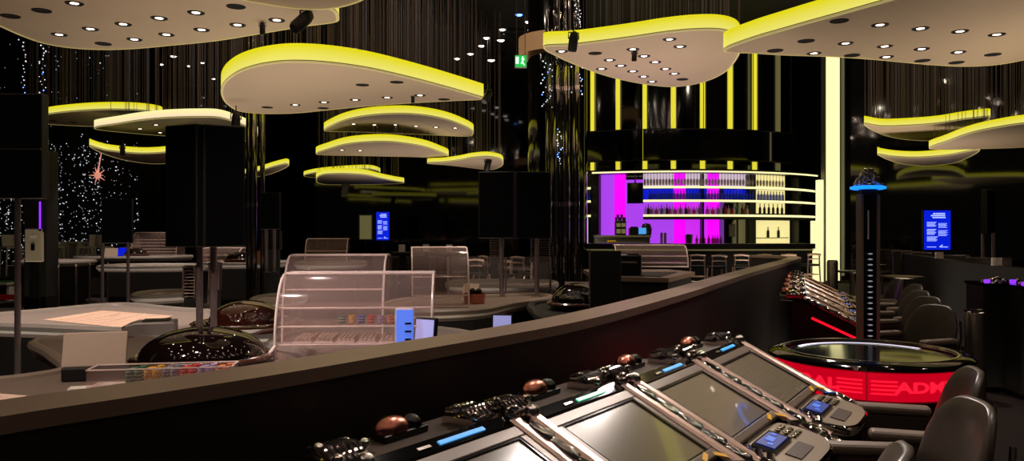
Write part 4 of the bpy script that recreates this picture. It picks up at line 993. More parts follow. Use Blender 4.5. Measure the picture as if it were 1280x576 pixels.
# things on the nearest table
zt = ZT
p = on(118, 474, zt); bdv = thing('table_screen_back', 'beige slanted panel on a brown block on the nearest roulette table', 'table panel', (p.x, p.y, zt), .25)
M = Matrix.Translation((0, .02, .17)) @ Matrix.Rotation(-.25, 4, 'X')
a = MB(); a.box((0, 0, 0), (.34, .025, .2)); bmesh.ops.transform(a.bm, matrix=M, verts=a.bm.verts); a.build('panel', 'card_beige', bdv, bevel=.006)
MB().box((.02, .0, .04), (.36, .12, .08)).build('block', 'table_dark', bdv, bevel=.01)
p = on(103, 489, zt); wp = tag(MB().box((0, 0, .012), (.13, .08, .024)).build('card_deck', 'card_white', None, (p.x, p.y, zt), .3, bevel=.003), 'small white block of cards on the nearest table by the low wall', 'cards')
tr = thing('chip_float', 'clear acrylic box along the edge of the nearest wheel, filled with coloured chips', 'chip box', (-1.86, 4.22, zt), .16)
MB().box((0, 0, .018), (.7, .15, .036)).build('riser', 'black_satin', tr)
MB().box((0, 0, .04), (.72, .17, .008)).build('floor_plate', 'acrylic_edge', tr)
for sy in (-1, 1): MB().box((0, sy * .085, .086), (.72, .006, .1)).build('side', 'acrylic', tr)
for sx in (-1, 1): MB().box((sx * .36, 0, .086), (.006, .17, .1)).build('end', 'acrylic', tr)
for sx in (-1, 1): MB().box((sx * .36, 0, .136), (.01, .18, .006)).build('end_edge', 'acrylic_edge', tr)
for sy in (-1, 1): MB().box((0, sy * .085, .136), (.73, .01, .006)).build('side_edge', 'acrylic_edge', tr)
M = Matrix.Translation(tr.location) @ Matrix.Rotation(.16, 4, 'Z')
for k, (x, m, nm) in enumerate(((-.14, 'chip_green', 'green'), (-.05, 'chip_yellow', 'yellow'), (.04, 'chip_grey', 'grey'), (.13, 'chip_red', 'red'), (.22, 'chip_lilac', 'lilac'), (.31, 'chip_orange', 'orange'))):
    for q in range(2):
        for r_ in range(3):
            v = M @ Vector((x + .042 * q - .021, -.05 + .048 * r_, .0445)); chip_stack('upright stack of %s chips in the clear box by the nearest wheel' % nm, v, m, 23 - (q + r_) % 3, .0195, 'stacks of %s chips' % nm)
p = on(188, 419, zt); cs_ = thing('chip_sorter', 'rounded grey chip sorting machine between the two nearest roulette wheels', 'chip sorter', (p.x, p.y, zt), .3)
a = MB(); a.extrude([(-.2, 0), (-.2, .06), (-.17, .1), (-.1, .12), (.2, .12), (.2, 0)], lambda x, u, v: (u, x, v), -.12, .12); a.build('housing', 'plastic_grey', cs_, bevel=.015); MB().box((-.2, 0, .06), (.01, .1, .04)).build('slot', 'screen_dark', cs_); MB().box((.05, 0, .125), (.2, .16, .01)).build('lid', 'table_dark', cs_)
# small items far left table
roulette_wheel('small dark wheel dome left of the stacked acrylic cover', (at(168, 0, 20).x, 20.1, 1.03), .32, .27, dome_h=.16)
roulette_wheel('dark wheel dome behind the poles of the tall display box', (at(290, 0, 16).x, 16.4, 1.03), .32, .27, dome_h=.16)
roulette_wheel('black-domed wheel with a pale card beside it, left of the black desk', (at(722, 0, 8.6).x, 8.6, ZT), .34, .29, dome_h=.22)
table('roulette_table', 'dark roulette table left of the black desk, seen over the low wall', [(.25, 8.3), (.3, 9.3), (.9, 9.6), (1.3, 9.2), (1.25, 8.2), (.8, 7.6), (.4, 7.6)], ZT, None, group='roulette tables', top='table_dark', rail='table_dark')
def tent(label, px, py, d, z, w, h, mat, rz=0, tilt=-.2):
    p = at(px, py, d); root = thing('standing_card', label, 'card', (p.x, d, z), rz, 'standing cards')
    a = MB(); a.box((0, 0, h / 2), (w, .01, h), mat=Matrix.Rotation(tilt, 4, 'X')); a.build('card', mat, root); MB().box((0, .03, .008), (w * .8, .1, .016)).build('foot', 'acrylic_edge', root)
    return root
tent('pale pinkish card beside the black-domed wheel left of the black desk', 721, 0, 8.95, ZT + .02, .27, .26, 'card_beige', -.1)
tn = tent('orange tent card on the table left of the big acrylic covers', 317, 0, 15.9, 1.02, .3, .27, 'tent_orange', .15)
MB().ball((.02, -.05, .1), .05, 6).build('dark_emblem', 'table_dark', tn)
tent('beige card on the far left table', 139, 0, 19.9, 1.02, .32, .24, 'card_beige', .1)
tent('blue folder on the far left table next to the beige card', 153, 0, 20.2, 1.02, .24, .24, 'panel_blue', -.1)
# black desk with monitor before the bar
p = at(822, 360, 9.6)
dk = thing('black_desk', 'black desk with a purple-tinted top before the bar', 'desk', (1.75, 9.8, 0), .0)
MB().prism([(-.75, -.7), (.0, -.95), (.55, .3), (.35, .9), (-.75, .9)], .08, 1.12).build('front_panel', 'black_matte', dk)
MB().prism([(-.78, -.73), (.0, -1.0), (.6, .32), (.38, .95), (-.78, .95)], 1.12, 1.17).build('desk_top', 'pit_cap', dk)
MB().prism([(-.7, -.6), (-.05, -.8), (.35, .2), (-.7, .2)], 1.17, 1.176).build('inset', 'black_matte', dk); MB().prism([(-.7, -.65), (-.02, -.88), (.5, .28), (.3, .85), (-.7, .85)], 0, .08).build('plinth', 'black_satin', dk)
bm_ = thing('desk_monitor', 'large black monitor seen from behind at the left of the black desk', 'monitor', (at(757, 0, 8.2).x, 8.2, .84), 0)
MB().box((0, 0, .36), (.32, .05, .58)).build('housing', 'black_matte', bm_, bevel=.01); MB().box((-.165, 0, .36), (.014, .06, .6)).build('edge_strip', 'pole_metal', bm_); MB().box((.06, .05, .3), (.12, .08, .2)).build('arm', 'black_satin', bm_); MB().box((0, .03, .035), (.2, .16, .07)).build('foot', 'black_satin', bm_, bevel=.01)
b2 = thing('ticket_printer', 'small black box machine on the black desk', 'machine', (at(786, 0, 9.4).x, 9.4, 1.176), -.2)
MB().box((0, 0, .12), (.3, .24, .24)).build('body', 'black_satin', b2, bevel=.02); MB().box((0, -.122, .15), (.2, .01, .02)).build('slot', 'plastic_grey', b2)
MB().box((.05, -.05, .245), (.14, .1, .012)).build('lid', 'black_matte', b2)

# dark chairs silhouettes with low tables in the far centre
def dark_chair(label, loc, rz, group='dark chairs in the far centre', mat='leather'):
    root = thing('lounge_chair', label, 'chair', loc, rz, group)
    MB().box((0, 0, .44), (.5, .48, .12)).build('seat', mat, root, bevel=.04, seg=3)
    P = [Vector((.27 * math.sin(t), .27 * math.cos(t) - .04, 0)) for t in [-1.5 + .3 * k for k in range(11)]]
    a = MB(); a.sweep(P, [(-.03, .4), (.03, .4), (.05, .94), (-.01, .94)]); a.build('backrest', mat, root, smooth=True, bevel=.02)
    for sx in (-1, 1):
        for sy in (-1, 1): MB().cyl((sx * .2, sy * .19, 0), (sx * .2, sy * .19, .4), .018, 8).build('leg', 'steel', root)
    return root
dc = dark_chair('dark tub chair in the far centre, below the blue display', (at(478, 0, 25).x, 25, 0), 3.0)
for px, d, rz, lab in ((500, 23, .6, 'first right of the blue display'), (524, 24, -.5, 'in front of the second pale item'), (548, 23.4, 1.2, 'third right of the blue display'), (572, 25, 2.6, 'left of the glass table'), (440, 22, .2, 'left of the notice board')):
    dup(dc, (at(px, 0, d).x, d, 0), rz, 'dark tub chair in the far centre, ' + lab)
for px, d, lab in ((503, 21, 'left'), (533, 21.5, 'middle'), (562, 21.2, 'right')):
    a0 = at(px, 0, d).x
    r0 = thing('dark_table', 'dark table with small white items in the far centre, %s of three' % lab, 'table', (a0, d, 0), group='dark tables in the far centre')
    MB().box((0, 0, 1.1), (.56, .5, .06)).build('table_top', 'table_dark', r0, bevel=.01); MB().box((0, 0, .54), (.16, .16, 1.07)).build('pedestal', 'black_matte', r0); MB().box((0, 0, .015), (.4, .4, .03)).build('foot', 'black_matte', r0)
    it = thing('white_card', 'small white card on the %s dark table in the far centre' % lab, 'card', (a0, d - .1, 1.13), .2, 'small white cards')
    a = MB(); a.box((0, 0, .1), (.17, .012, .2), mat=Matrix.Rotation(-.2, 4, 'X')); a.build('sheet', 'card_white', it); MB().box((0, .03, .008), (.14, .08, .016)).build('foot', 'acrylic_edge', it)
# chairs beyond the lounge wall at right
first = None
for k, (px, py, d, lab) in enumerate(((1124, 311, 16.2, 'leftmost of the five'), (1150, 314, 15.2, 'directly below the blue display'), (1178, 316, 14.2, 'right of the blue display'), (1216, 318, 12.6, 'by the narrow display poles'), (1262, 322, 11.4, 'at the right edge of the frame'))):
    loc = (at(px, 0, d).x, d + .5, .36)
    if first is None: first = dark_chair('dark tub chair behind the low right wall, ' + lab, loc, .5 * k, 'dark chairs behind the right wall', 'leather_brown')
    else: dup(first, loc, .5 * k + .3, 'dark tub chair behind the low right wall, ' + lab)
struct(MB().prism([(7.0, 11.5), (8.4, 16.4), (11, 16.4), (11, 11.5)], 0, .36).build('floor_lounge', 'carpet'))
for px, lab in ((1177, 'left'), (1250, 'right')):
    p = on(px, 323 if px < 1200 else 332, 1.25); r0 = thing('white_card', 'small white card standing on the low right wall, the %s one' % lab, 'card', (p.x, p.y + .07, 1.25), .1, 'cards on the low right wall')
    MB().box((0, 0, .05), (.14, .012, .1)).build('sheet', 'card_white', r0); MB().box((0, 0, .005), (.12, .06, .01)).build('foot', 'acrylic_edge', r0)

# ================================================================== FOREGROUND TERMINALS
TILT = math.radians(26)
def terminal(label, x, y, yaw, strip='led_cyan', group='gaming terminals by the low wall', red=False):
    root = thing('gaming_terminal', label, 'gaming terminal', (x, y, 0), PI / 2 - yaw, group)
    c, s = math.cos(TILT), math.sin(TILT); Z0 = 1.08
    def sl(x_, q, up=0): return Vector((x_, -q * c - up * s, Z0 - q * s + up * c))   # q runs down the slope, up is off the surface
    R = Matrix.Rotation(TILT, 4, 'X')
    # cabinet
    a = MB(); a.extrude([(.16, 0), (.16, 1.06), (.05, 1.06), (-.33, .87), (-.42, .82), (-.42, .7), (-.2, .62), (-.2, 0)], lambda x_, u, v: (x_, u, v), -.06, .56); a.build('cabinet', 'black_satin', root)
    # bezel frame around the screen
    a = MB()
    for (x0, x1, q0, q1) in ((-.035, .535, -.045, 0), (-.035, .535, .326, .36), (-.035, 0, 0, .326), (.5, .535, 0, .326)):
        m = sl((x0 + x1) / 2, (q0 + q1) / 2, -.012); a.box(m, (x1 - x0, q1 - q0, .036), mat=R)
    a.build('screen_bezel', 'bezel', root, bevel=.004)
    a = MB(); a.box(sl(.25, .163, -.012), (.5, .326, .02), mat=R); sc_ = a.build('screen', 'screen_off', root)
    a = MB()
    for (x0, x1, q0, q1) in ((0, .5, 0, .007), (0, .5, .319, .326), (0, .007, 0, .326), (.493, .5, 0, .326)): a.box(sl((x0 + x1) / 2, (q0 + q1) / 2, .0005), (x1 - x0, q1 - q0, .006), mat=R)
    a.build('gasket', 'screen_dark', sc_)
    # chrome side rails (rounded flat rail near the screen, notched tube outside)
    for x_ in (-.058, .558):
        a = MB(); P = [sl(x_, q, .012 - .03 * max(0, (q - .38) / .2) ** 2) for q in [-.07 + .055 * k for k in range(12)]]
        a.extrude([(-.024, -.016), (-.024, .004), (-.014, .012), (.014, .012), (.024, .004), (.024, -.016)], lambda q_, u_, v_: sl(x_ + u_, q_, v_ + .004), -.07, .54); rl = a.build('chrome_rail', 'rail_bright', root)
        MB().ball(sl(x_, -.085, .012), .027, 8).build('rail_knob', 'chrome', rl, smooth=True)
    for x_ in (-.098,):
        a = MB(); q = -.05; prof = []
        while q < .55: prof += [(q, .019), (q + .05, .024), (q + .075, .024), (q + .085, .016)]; q += .1
        a.tube([sl(x_, q_, -.004) for q_, r_ in prof], [r_ for q_, r_ in prof], 12); a.build('notched_tube', 'chrome', root, smooth=True)
    # header with coloured light strip
    a = MB(); a.box(sl(.25, -.072, -.004), (.56, .05, .03), mat=R); hd_ = a.build('header', 'black_gloss', root, bevel=.004)
    a = MB(); a.box(sl(.3, -.068, .013), (.2, .014, .004), mat=R); a.build('light_strip', strip, hd_)
    a = MB(); a.box(sl(.14, -.068, .013), (.05, .01, .004), mat=R); a.build('small_strip', 'chrome_soft', hd_)
    # back ledge
    MB().prism([(-.03, .1), (.53, .1), (.48, .27), (.04, .27)], 1.07, 1.115).build('back_ledge', 'ledge_brown', root, bevel=.006)
    # chrome dome lamp on its dark base
    a = MB(); a.prism([(.12, .18), (.3, .18), (.28, .26), (.14, .26)], 1.115, 1.135); b_ = a.build('lamp_base', 'black_satin', root, bevel=.004)
    a = MB(); a.lathe([(.052 * math.cos(t), .042 * math.sin(t)) for t in [k * PI / 16 for k in range(9)]], (.185, .22, 1.135), 20, sx=1.25, sy=.8); a.build('dome_lamp', 'copper', b_, smooth=True)
    a = MB(); a.lathe([(.034 * math.cos(t), .036 * math.sin(t)) for t in [k * PI / 12 for k in range(7)]], (.26, .215, 1.135), 16); a.build('glass_bead', 'black_gloss', b_, smooth=True)
    # chrome grille clusters at both back corners
    for cx in (-.075, .455):
        a = MB()
        for k in range(6): a.tube([(cx - .05 + .02 * k, .09, 1.125), (cx - .05 + .02 * k, .14, 1.16), (cx - .052 + .02 * k, .2, 1.155)], .0085, 8)
        a.box((cx, .145, 1.125), (.125, .13, .03)); g_ = a.build('lamp_cluster', 'chrome', root, smooth=True)
        for k in range(4): MB().ball((cx - .06 + .12 * (k % 2), .085 + .035 * k, 1.15 + .008 * (k % 3)), .015, 5).build('bead', 'chrome', g_, smooth=True)
    # console
    def con(x_, y_, z_=0): return Vector((x_, y_, .905 + (y_ + .33) * .2 + z_))
    out = [(.03, -.335), (.47, -.335), (.5, -.38), (.5, -.46), (.47, -.52), (.39, -.555), (.25, -.562), (.11, -.555), (.03, -.52), (0, -.46), (0, -.38)]
    S = spline([Vector((p_[0], p_[1], 0)) for p_ in out], 4, closed=True)
    a = MB(); A_ = [a.bm.verts.new(con(p_.x, p_.y, -.045)) for p_ in S]; B_ = [a.bm.verts.new(con(p_.x, p_.y, 0)) for p_ in S]; n_ = len(S)
    a.face(A_[::-1]); a.face(B_)
    for i in range(n_): a.face([A_[i], A_[(i + 1) % n_], B_[(i + 1) % n_], B_[i]])
    cn_ = a.build('console', 'console_grey', root)
    MB().tube([con(p_.x, p_.y, -.012) for p_ in S], .012, 8, closed=True).build('chrome_edge', 'chrome', cn_, smooth=True)
    Rc = Matrix.Rotation(math.atan(.2), 4, 'X')
    a = MB(); a.box(con(.17, -.39, .006), (.24, .09, .012), mat=Rc); pd = a.build('touch_pad', 'screen_dark', root)
    MB().box(con(.17, -.39, .014), (.19, .07, .004), mat=Rc).build('pad_screen', 'pad_blue', pd)
    a = MB(); a.box(con(.17, -.385, .0175), (.06, .03, .002), mat=Rc); a.box(con(.11, -.4, .0175), (.025, .02, .002), mat=Rc); a.box(con(.24, -.38, .0175), (.02, .02, .002), mat=Rc); a.build('pad_icon', 'pad_line', pd)
    a = MB()
    for i in range(3):
        for j in range(3): a.lathe([(0, 0), (.013, 0), (.012, .008), (0, .01)], con(.345 + .04 * i, -.365 - .032 * j, .001), 12)
    a.build('button', 'chrome', root, smooth=True)
    a = MB(); a.box(con(.2, -.485, .003), (.2, .06, .004), mat=Rc); a.build('coin_slot_plate', 'ledge_brown', root)
    fit = [[con(.02, -.35 - .04 * k, .004), con(-.03, -.355 - .04 * k, .022), con(-.07, -.37 - .04 * k, -.01)] for k in range(3)]
    fit += [[con(.5, -.36, 0), con(.55, -.41, .01), con(.54, -.48, -.005), con(.49, -.53, -.02)], [con(-.0, -.36, 0), con(-.07, -.42, .01), con(-.05, -.5, -.005), con(.02, -.545, -.02)]]
    for P in fit: MB().tube(P, .0125, 8).build('chrome_fitting', 'chrome', root, smooth=True)
    for x_, q_, t_, r_ in ((.42, .345, .009, .35), (.485, .372, .02, -.6)): MB().box(sl(x_, q_, t_), (.06, .018, .002), mat=R @ Matrix.Rotation(r_, 4, 'Z')).build('yellow_tag', 'sticker_yellow', root)
    if red:
        for P in ([(-.068, -.0, .93), (-.068, -.33, .78), (-.06, -.44, .73)], [(.02, -.45, .7), (.5, -.45, .7)]): MB().tube(P, .011, 6).build('red_light', 'led_red', root)
    return root
terminal('slanted gaming terminal with a blue top strip, nearest the red roulette machine', .956, 3.614, .56)
terminal('slanted gaming terminal with a clear grey screen, second from the red roulette machine', .564, 3.052, .575)
terminal('slanted gaming terminal with a teal strip, third from the red roulette machine', .154, 2.49, .606, 'led_teal')
terminal('slanted gaming terminal nearest the camera, only its upper corner in frame', -.27, 1.95, .62)
u2 = Vector((math.sin(.35), math.cos(.35)))
for i in range(5):
    q = Vector((2.66, 7.0)) + u2 * .76 * i
    terminal('slanted chrome gaming terminal beyond the red roulette machine, %s from the front' % ('first', 'second', 'third', 'fourth', 'last')[i], q.x, q.y, .35, group='gaming terminals beyond the roulette machine', red=i == 0)
# backs of a terminal row at the far right
for i, (px, d, lab) in enumerate(((1252, 8.3, 'left one'), (1300, 7.9, 'right one, cut off by the frame'))):
    p = at(px, 0, d); r0 = thing('machine_cabinet', 'black machine cabinet with purple lights on top, ' + lab, 'gaming machine', (p.x, d, 0), -.15, 'black machine cabinets at the right')
    MB().box((0, .2, .56), (.37, .44, 1.12)).build('cabinet', 'black_satin', r0, bevel=.01); MB().box((0, .2, 1.13), (.39, .48, .03)).build('top_plate', 'black_gloss', r0)
    MB().box((.09, -.022, .72), (.025, .01, .2)).build('lock_plate', 'steel', r0)
    a = MB()
    for k in range(6): a.ball((-.17 + .068 * k, .03, 1.16 + .012 * (k % 2)), .022, 6)
    a.build('chrome_bead', 'chrome', r0, smooth=True)
    for x_ in (-.15, .1): MB().box((x_, -.02, 1.165), (.06, .03, .04)).build('purple_light', 'led_purple', r0, bevel=.01)
    a = MB(); a.tube([(-.1, .1, 1.16), (0, .08, 1.2), (.1, .1, 1.16)], .015, 8); a.build('chrome_bow', 'chrome', r0, smooth=True)

# ------------------------------------------------------------------ red roulette machine
RX, RY, RZ, RR = 2.115, 4.68, .985, .565
rm = thing('roulette_machine', 'round automatic roulette machine with a glowing red band', 'roulette machine', (RX, RY, 0))
MB().lathe([(RR - .09, RZ - .01), (RR - .08, RZ + .01), (RR - .03, RZ + .005), (RR + .0, RZ - .012), (RR + .0, RZ - .03), (RR - .02, RZ - .04), (RR - .09, RZ - .04)], n=72).build('rim', 'black_gloss', rm, smooth=True)
MB().lathe([(RR - .105, RZ - .004), (RR - .1, RZ + .012), (RR - .088, RZ + .012), (RR - .084, RZ + .002)], n=72).build('chrome_ring', 'chrome_soft', rm, smooth=True)
MB().lathe([(0, RZ - .0), (RR * .5, RZ - .004), (RR - .1, RZ - .012)], n=72).build('glass_top', 'screen_dark', rm, smooth=True)
a = MB()
for k in range(40):
    t = .35 + 2.1 * k / 39; t2 = .35 + 2.1 * (k + 1) / 39
    q = [(RR * f * math.cos(tt), RR * f * math.sin(tt), RZ + .0015 - .01 * f) for f, tt in ((.68, t), (.73, t), (.73, t2), (.68, t2))]; a.poly(q)
a.build('light_arc', 'led_white', rm)
MB().lathe([(RR - .06, .79), (RR - .045, .795), (RR - .045, RZ - .038), (RR - .06, RZ - .036)], n=72).build('sign_band', 'sign_red', rm, smooth=True)
MB().lathe([(0, .0), (RR - .12, 0), (RR - .12, .1), (RR - .08, .12), (RR - .08, .75), (RR - .03, .77), (RR - .03, .79), (0, .8)], n=72).build('drum', 'black_satin', rm, smooth=True)
def bent_text(txt, ang, zc, size, parent, mat, name):
    cu = bpy.data.curves.new('t', 'FONT'); cu.body = txt; cu.size = size; cu.align_x = 'CENTER'; cu.align_y = 'CENTER'; cu.extrude = .0015; cu.resolution_u = 3; cu.offset = size * .035
    to = bpy.data.objects.new('t', cu); COL.objects.link(to); bpy.context.view_layer.update()
    me = bpy.data.meshes.new_from_object(to.evaluated_get(bpy.context.evaluated_depsgraph_get())); bpy.data.objects.remove(to); bpy.data.curves.remove(cu)
    bm = bmesh.new(); bm.from_mesh(me); bmesh.ops.triangulate(bm, faces=bm.faces); bmesh.ops.subdivide_edges(bm, edges=[e_ for e_ in bm.edges if e_.calc_length() > .03], cuts=2)
    r_ = RR - .0445
    for v in bm.verts:
        t = ang + v.co.x * 1.62 / r_; rr_ = r_ + v.co.z; v.co = Vector((rr_ * math.cos(t), rr_ * math.sin(t), zc + v.co.y))
    bm.to_mesh(me); bm.free(); me.materials.clear(); me.materials.append(MATS[mat])
    o = bpy.data.objects.new(name, me); COL.objects.link(o); o.parent = parent; return o
SEAM = math.atan2(4.12 - RY, at(1083, 0, 4.12).x - RX)
ZL = .868
def bars(t0, t1, name='sign_bars'):
    a = MB(); r_ = RR - .044
    for zz in (ZL + .03, ZL + .008, ZL - .014, ZL - .036):
        P = [(r_ * math.cos(t), r_ * math.sin(t), zz) for t in [t0 + (t1 - t0) * k / 8 for k in range(9)]]
        a.tube(P, .0055, 4)
    a.build(name, 'sign_letter', rm)
for k in range(4):
    base = SEAM + k * PI / 2
    bent_text('ADMIRAL', base + PI / 4, ZL - .003, .078, rm, 'sign_letter', 'sign_lettering')
    bars(base + .04, base + .29); bars(base - .29 + 0, base - .04)
    a = MB(); r_ = RR - .0435; a.box((r_ * math.cos(base), r_ * math.sin(base), .868), (.012, .006, .15), rz=base + PI / 2); a.build('sign_seam', 'sign_bar', rm)

# ------------------------------------------------------------------ pole with crown behind the roulette machine
pp = at(1085, 0, 5.5); po = thing('number_pole', 'slim black display pole with a blue ring and a chrome crown behind the roulette machine', 'display pole', (pp.x, 5.5, 0), .1)
w = 26 / F * 5.5
for sx in (-1, 1): MB().box((sx * (w / 2 - .012), 0, 1.0), (.02, .07, 1.9)).build('side_rail', 'rail_brown', po, bevel=.004)
MB().box((0, .005, 1.0), (w - .04, .05, 1.9)).build('panel', 'black_gloss', po)
a = MB()
for k in range(17): a.lathe([(0, -.006), (.016, -.003), (.018, 0), (.016, .003), (0, .006)], (.0, -.03, .93 + .038 * k), 12, sx=1, sy=.5)
a.build('number_light', 'led_dim', po, smooth=True)
MB().box((-.012, -.024, 1.74), (.008, .006, .2)).build('white_line', 'card_white', po)
MB().lathe([(.02, 1.93), (.05, 1.95), (.05, 1.98), (.11, 2.0)], n=28).build('neck', 'black_satin', po, smooth=True)
MB().lathe([(.095, 1.985), (.117, 1.99), (.117, 2.005), (.095, 2.01)], n=32).build('blue_ring', 'led_blue', po, smooth=True)
a = MB(); rg = random.Random(3)
for k in range(90):
    t = rg.random(); an = rg.uniform(0, 2 * PI); r_ = (.1 - .075 * t) * rg.uniform(.6, 1); a.ball((r_ * math.cos(an), r_ * math.sin(an), 2.015 + .12 * t * rg.uniform(.8, 1)), .014, 4)
a.build('crown', 'chrome', po, smooth=True)
MB().lathe([(0, 0), (.2, 0), (.2, .02), (.05, .06), (0, .06)], n=32).build('foot', 'steel', po, smooth=True)

# ------------------------------------------------------------------ chairs
def player_chair(label, loc, rz, mat='leather', group='player chairs in the foreground', top=1.1):
    """faces local -y; rounded tub back at +y"""
    root = thing('player_chair', label, 'chair', loc, rz, group)
    MB().box((0, -.06, .6), (.46, .42, .13)).build('seat', mat, root, bevel=.05, seg=3)
    # backrest: thick padded shell with a domed top
    a = MB(); n, m = 16, 8; F_, B_ = [], []
    for i in range(n + 1):
        u = -1 + 2 * i / n; x = .25 * u; yy = .16 - .09 * u * u
        hz = .62 + (top - .62) * (1 - abs(u) ** 4 * .35); fr, bk = [], []
        for j in range(m + 1):
            v = j / m; z = .58 + (hz - .58) * v; lean = .1 * v; pad = .075 * (1 - .55 * v ** 3) * (1 - .5 * abs(u) ** 5)
            fr.append(a.bm.verts.new((x, yy + lean - pad * .6, z))); bk.append(a.bm.verts.new((x, yy + lean + pad * .5, z)))
        F_.append(fr); B_.append(bk)
    for i in range(n):
        for j in range(m):
            a.face([F_[i][j], F_[i + 1][j], F_[i + 1][j + 1], F_[i][j + 1]]); a.face([B_[i][j], B_[i][j + 1], B_[i + 1][j + 1], B_[i + 1][j]])
        a.face([F_[i][m], F_[i + 1][m], B_[i + 1][m], B_[i][m]]); a.face([F_[i][0], B_[i][0], B_[i + 1][0], F_[i + 1][0]])
    for I in (0, n):
        for j in range(m): a.face([F_[I][j], F_[I][j + 1], B_[I][j + 1], B_[I][j]])
    o = a.build('backrest', mat, root, smooth=True); sd = o.modifiers.new('s', 'SUBSURF'); sd.levels = 1; sd.render_levels = 1
    for sx in (-1, 1):
        a = MB(); a.box((sx * .27, -.05, .84), (.08, .34, .045)); ar = a.build('armrest', 'armrest_top', root, bevel=.02, seg=3)
        MB().box((sx * .265, -.03, .71), (.05, .3, .22)).build('arm_panel', mat, ar, bevel=.015)
    MB().cyl((0, -.06, .04), (0, -.06, .55), .035, 14).build('pedestal', 'chrome', root, smooth=True)
    MB().lathe([(0, 0), (.24, 0), (.24, .015), (.06, .05), (0, .05)], (0, -.06, 0), 32).build('base_disc', 'chrome', root, smooth=True)
    for sx in (-1, 1): MB().tube([(sx * .2, .235, .72), (sx * .21, .255, .85), (sx * .19, .27, .98)], .012, 8).build('chrome_trim', 'chrome', root, smooth=True)
    return root
ch = player_chair('dark leather player chair facing the terminals, right below the red sign', (1.80, 3.53, 0), -PI / 2 - .3)
dup(ch, (1.42, 2.84, 0), -PI / 2 - .12, 'dark leather player chair in the lower right corner with a sheen on its back')
dup(ch, (.87, 2.30, 0), -PI / 2 - .45, 'dark leather player chair with only its top edge showing at the bottom of the frame')
fc = None
for i, (px, py, lab) in enumerate(((1187, 382, 'nearest the camera'), (1172, 371, 'second in the row'), (1158, 363, 'middle of the row'), (1150, 355, 'fourth in the row'), (1126, 348, 'farthest in the row'))):
    d = .6 * F / (py - CY); x = at(px, 0, d).x
    if fc is None: fc = player_chair('round-backed player chair beyond the roulette machine, ' + lab, (x - .25, d + .05, 0), -PI / 2 + .35, 'leather_brown', 'player chairs beyond the roulette machine')
    else: dup(fc, (x - .25, d + .05, 0), -PI / 2 + .35 - .12 * i, 'round-backed player chair beyond the roulette machine, ' + lab)

# ================================================================== LIGHT
def spot(loc, target, power, color=(1, .8, .68), size=1.2, blend=.6, r=.06):
    l = bpy.data.lights.new('downlight_or_fill', 'SPOT'); l.energy = power; l.color = color; l.spot_size = size; l.spot_blend = blend; l.shadow_soft_size = r
    o = bpy.data.objects.new('downlight_or_fill', l); COL.objects.link(o); o.location = loc
    o.rotation_euler = (Vector(target) - Vector(loc)).to_track_quat('-Z', 'Y').to_euler(); return o
def area(loc, target, power, color, sx, sy):
    l = bpy.data.lights.new('bounce_fill', 'AREA'); l.energy = power; l.color = color; l.shape = 'RECTANGLE'; l.spread = math.radians(115); l.size = sx; l.size_y = sy
    o = bpy.data.objects.new('bounce_fill', l); COL.objects.link(o); o.location = loc
    o.rotation_euler = (Vector(target) - Vector(loc)).to_track_quat('-Z', 'Y').to_euler(); return o
warm = (1, .78, .64)
spot((-3.9, 7.4, 4.0), (-4.1, 7.7, .8), 470, warm, 1.0)
spot((-2.9, 2.9, 3.9), (-2.6, 4.6, .8), 240, warm, 1.1)  # added spot from the front, brightening the beige table panel and chips
spot((-1.2, 6.0, 4.0), (-1.1, 5.6, .8), 700, (1, .8, .75), 1.0)
spot((-2.0, 3.9, 3.9), (-1.1, 5.3, 1.0), 260, (1, .8, .75), .8)  # second spot added in front to brighten the acrylic covers
spot((-.4, 9.5, 4.0), (-.7, 9.2, .8), 220, warm, 1.2)
spot((1.6, 11.5, 4.2), (1.6, 11.0, .8), 130, warm, 1.2)
spot((1.9, 5.6, 3.9), (1.0, 3.6, .9), 190, (1, .86, .78), 1.3)
spot((2.6, 7.6, 3.9), (1.5, 4.6, .9), 140, (1, .86, .78), 1.3)
spot((4.6, 9.0, 3.9), (3.2, 8.0, .9), 120, (1, .86, .78), 1.3)
spot((.4, 4.2, 3.8), (.2, 3.2, .9), 100, (1, .86, .78), 1.2)
spot((2.6, 3.4, 4.0), (1.9, 3.0, .9), 60, (1, .86, .78), 1.0)
spot((-5, 17, 4.2), (-5.5, 17, .8), 350, warm, 1.5)
spot((-9.5, 18, 4.2), (-9.5, 18.2, .8), 350, warm, 1.4)
spot((-8, 21, 4.2), (-8, 21, .8), 260, warm, 1.4)
spot((0, 15.5, 4.4), (0, 16, .8), 350, warm, 1.5)
spot((-12.5, 21.5, 5), (-12.8, 22.4, .8), 300, (1, .92, .86), 1.2)
spot((5.5, 19.2, 5.5), (6.0, 20.3, .8), 110, (1, .85, .7), 1.4)
spot((8, 13.6, 4.4), (8, 13.8, .8), 130, warm, 1.5)
spot((-4.0, 14, 4.2), (-4.0, 14.3, 1.0), 160, warm, 1.2)
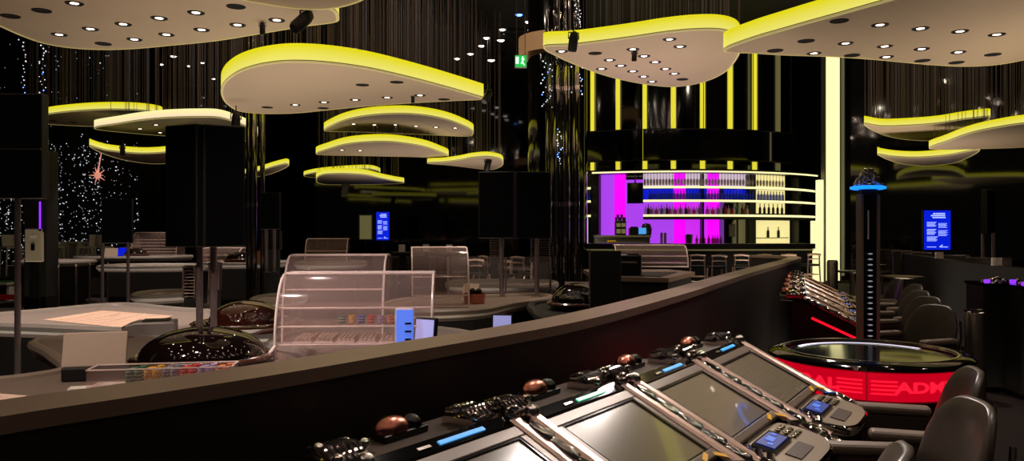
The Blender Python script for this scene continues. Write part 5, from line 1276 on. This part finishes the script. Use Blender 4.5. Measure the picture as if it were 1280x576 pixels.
# added upward fill lamps standing in for light thrown back by tables and floor
area((-2.5, 9.0, .35), (-2.5, 9.0, 5), 104, (1, .84, .66), 5, 6)
area((-6.5, 14.5, .3), (-6.5, 14.5, 5), 104, (1, .82, .66), 8, 5)
area((2.0, 14.8, .3), (2.0, 14.8, 5), 104, (1, .8, .7), 5, 5)
area((3.0, 9.2, .05), (3.0, 9.2, 5), 36, (1, .84, .66), 1.2, 3)
area((6.5, 10, .05), (6.5, 10, 5), 88, (1, .82, .62), 3, 5)
area((8.5, 20, .05), (8.5, 20, 5), 104, (1, .82, .62), 5, 5)
area((-2, 25, .05), (-2, 25, 5), 104, (1, .82, .7), 8, 6)

for x, y, z, e in ((-1.6, 10.5, 8.3, 12), (-3, 17, 8.3, 32), (-8, 17, 8.3, 28), (9, 16, 8.3, 50), (3, 11.2, 8.3, 12)):  # point lamps added under the ceiling to brighten the hanging strings
    l = bpy.data.lights.new('string_fill', 'POINT'); l.energy = e; l.color = (1, .86, .66); l.shadow_soft_size = .06
    o = bpy.data.objects.new('string_fill', l); COL.objects.link(o); o.location = (x, y, z)
spot((4.0, 11.6, 4.4), (4.0, 11.8, 1.3), 240, (1, .84, .6), .8)  # added spot brightening the curled end of the pit wall
spot((3.3, 24.2, 3.4), (3.6, 25.4, 1.4), 60, (1, .95, .7), 1.0)  # added spot in place of the bar lighting on the service counter
spot((5.4, 18.6, 4.5), (5.9, 20.4, .5), 120, (1, .85, .75), 1.2)  # added spot brightening the bar stools
wd = bpy.data.worlds.new('World'); SC.world = wd; wd.use_nodes = True
wd.node_tree.nodes['Background'].inputs[0].default_value = (1, .8, .66, 1); wd.node_tree.nodes['Background'].inputs[1].default_value = .012

# ================================================================== CAMERA
cd = bpy.data.cameras.new('camera'); cam = bpy.data.objects.new('camera', cd); COL.objects.link(cam)
cam.location = (0, 0, EYE); cam.rotation_euler = (PI / 2, 0, 0); cd.sensor_width = 36; cd.lens = F / 1280 * 36; cd.clip_end = 200
SC.camera = cam
SC.view_settings.view_transform = 'Standard'; SC.view_settings.look = 'None'; SC.view_settings.exposure = 0; SC.view_settings.gamma = 1; SC.view_settings.use_curve_mapping = False
SC.cycles.use_denoising = True
SC.cycles.max_bounces = 8; SC.cycles.transparent_max_bounces = 24; SC.cycles.sample_clamp_indirect = 6
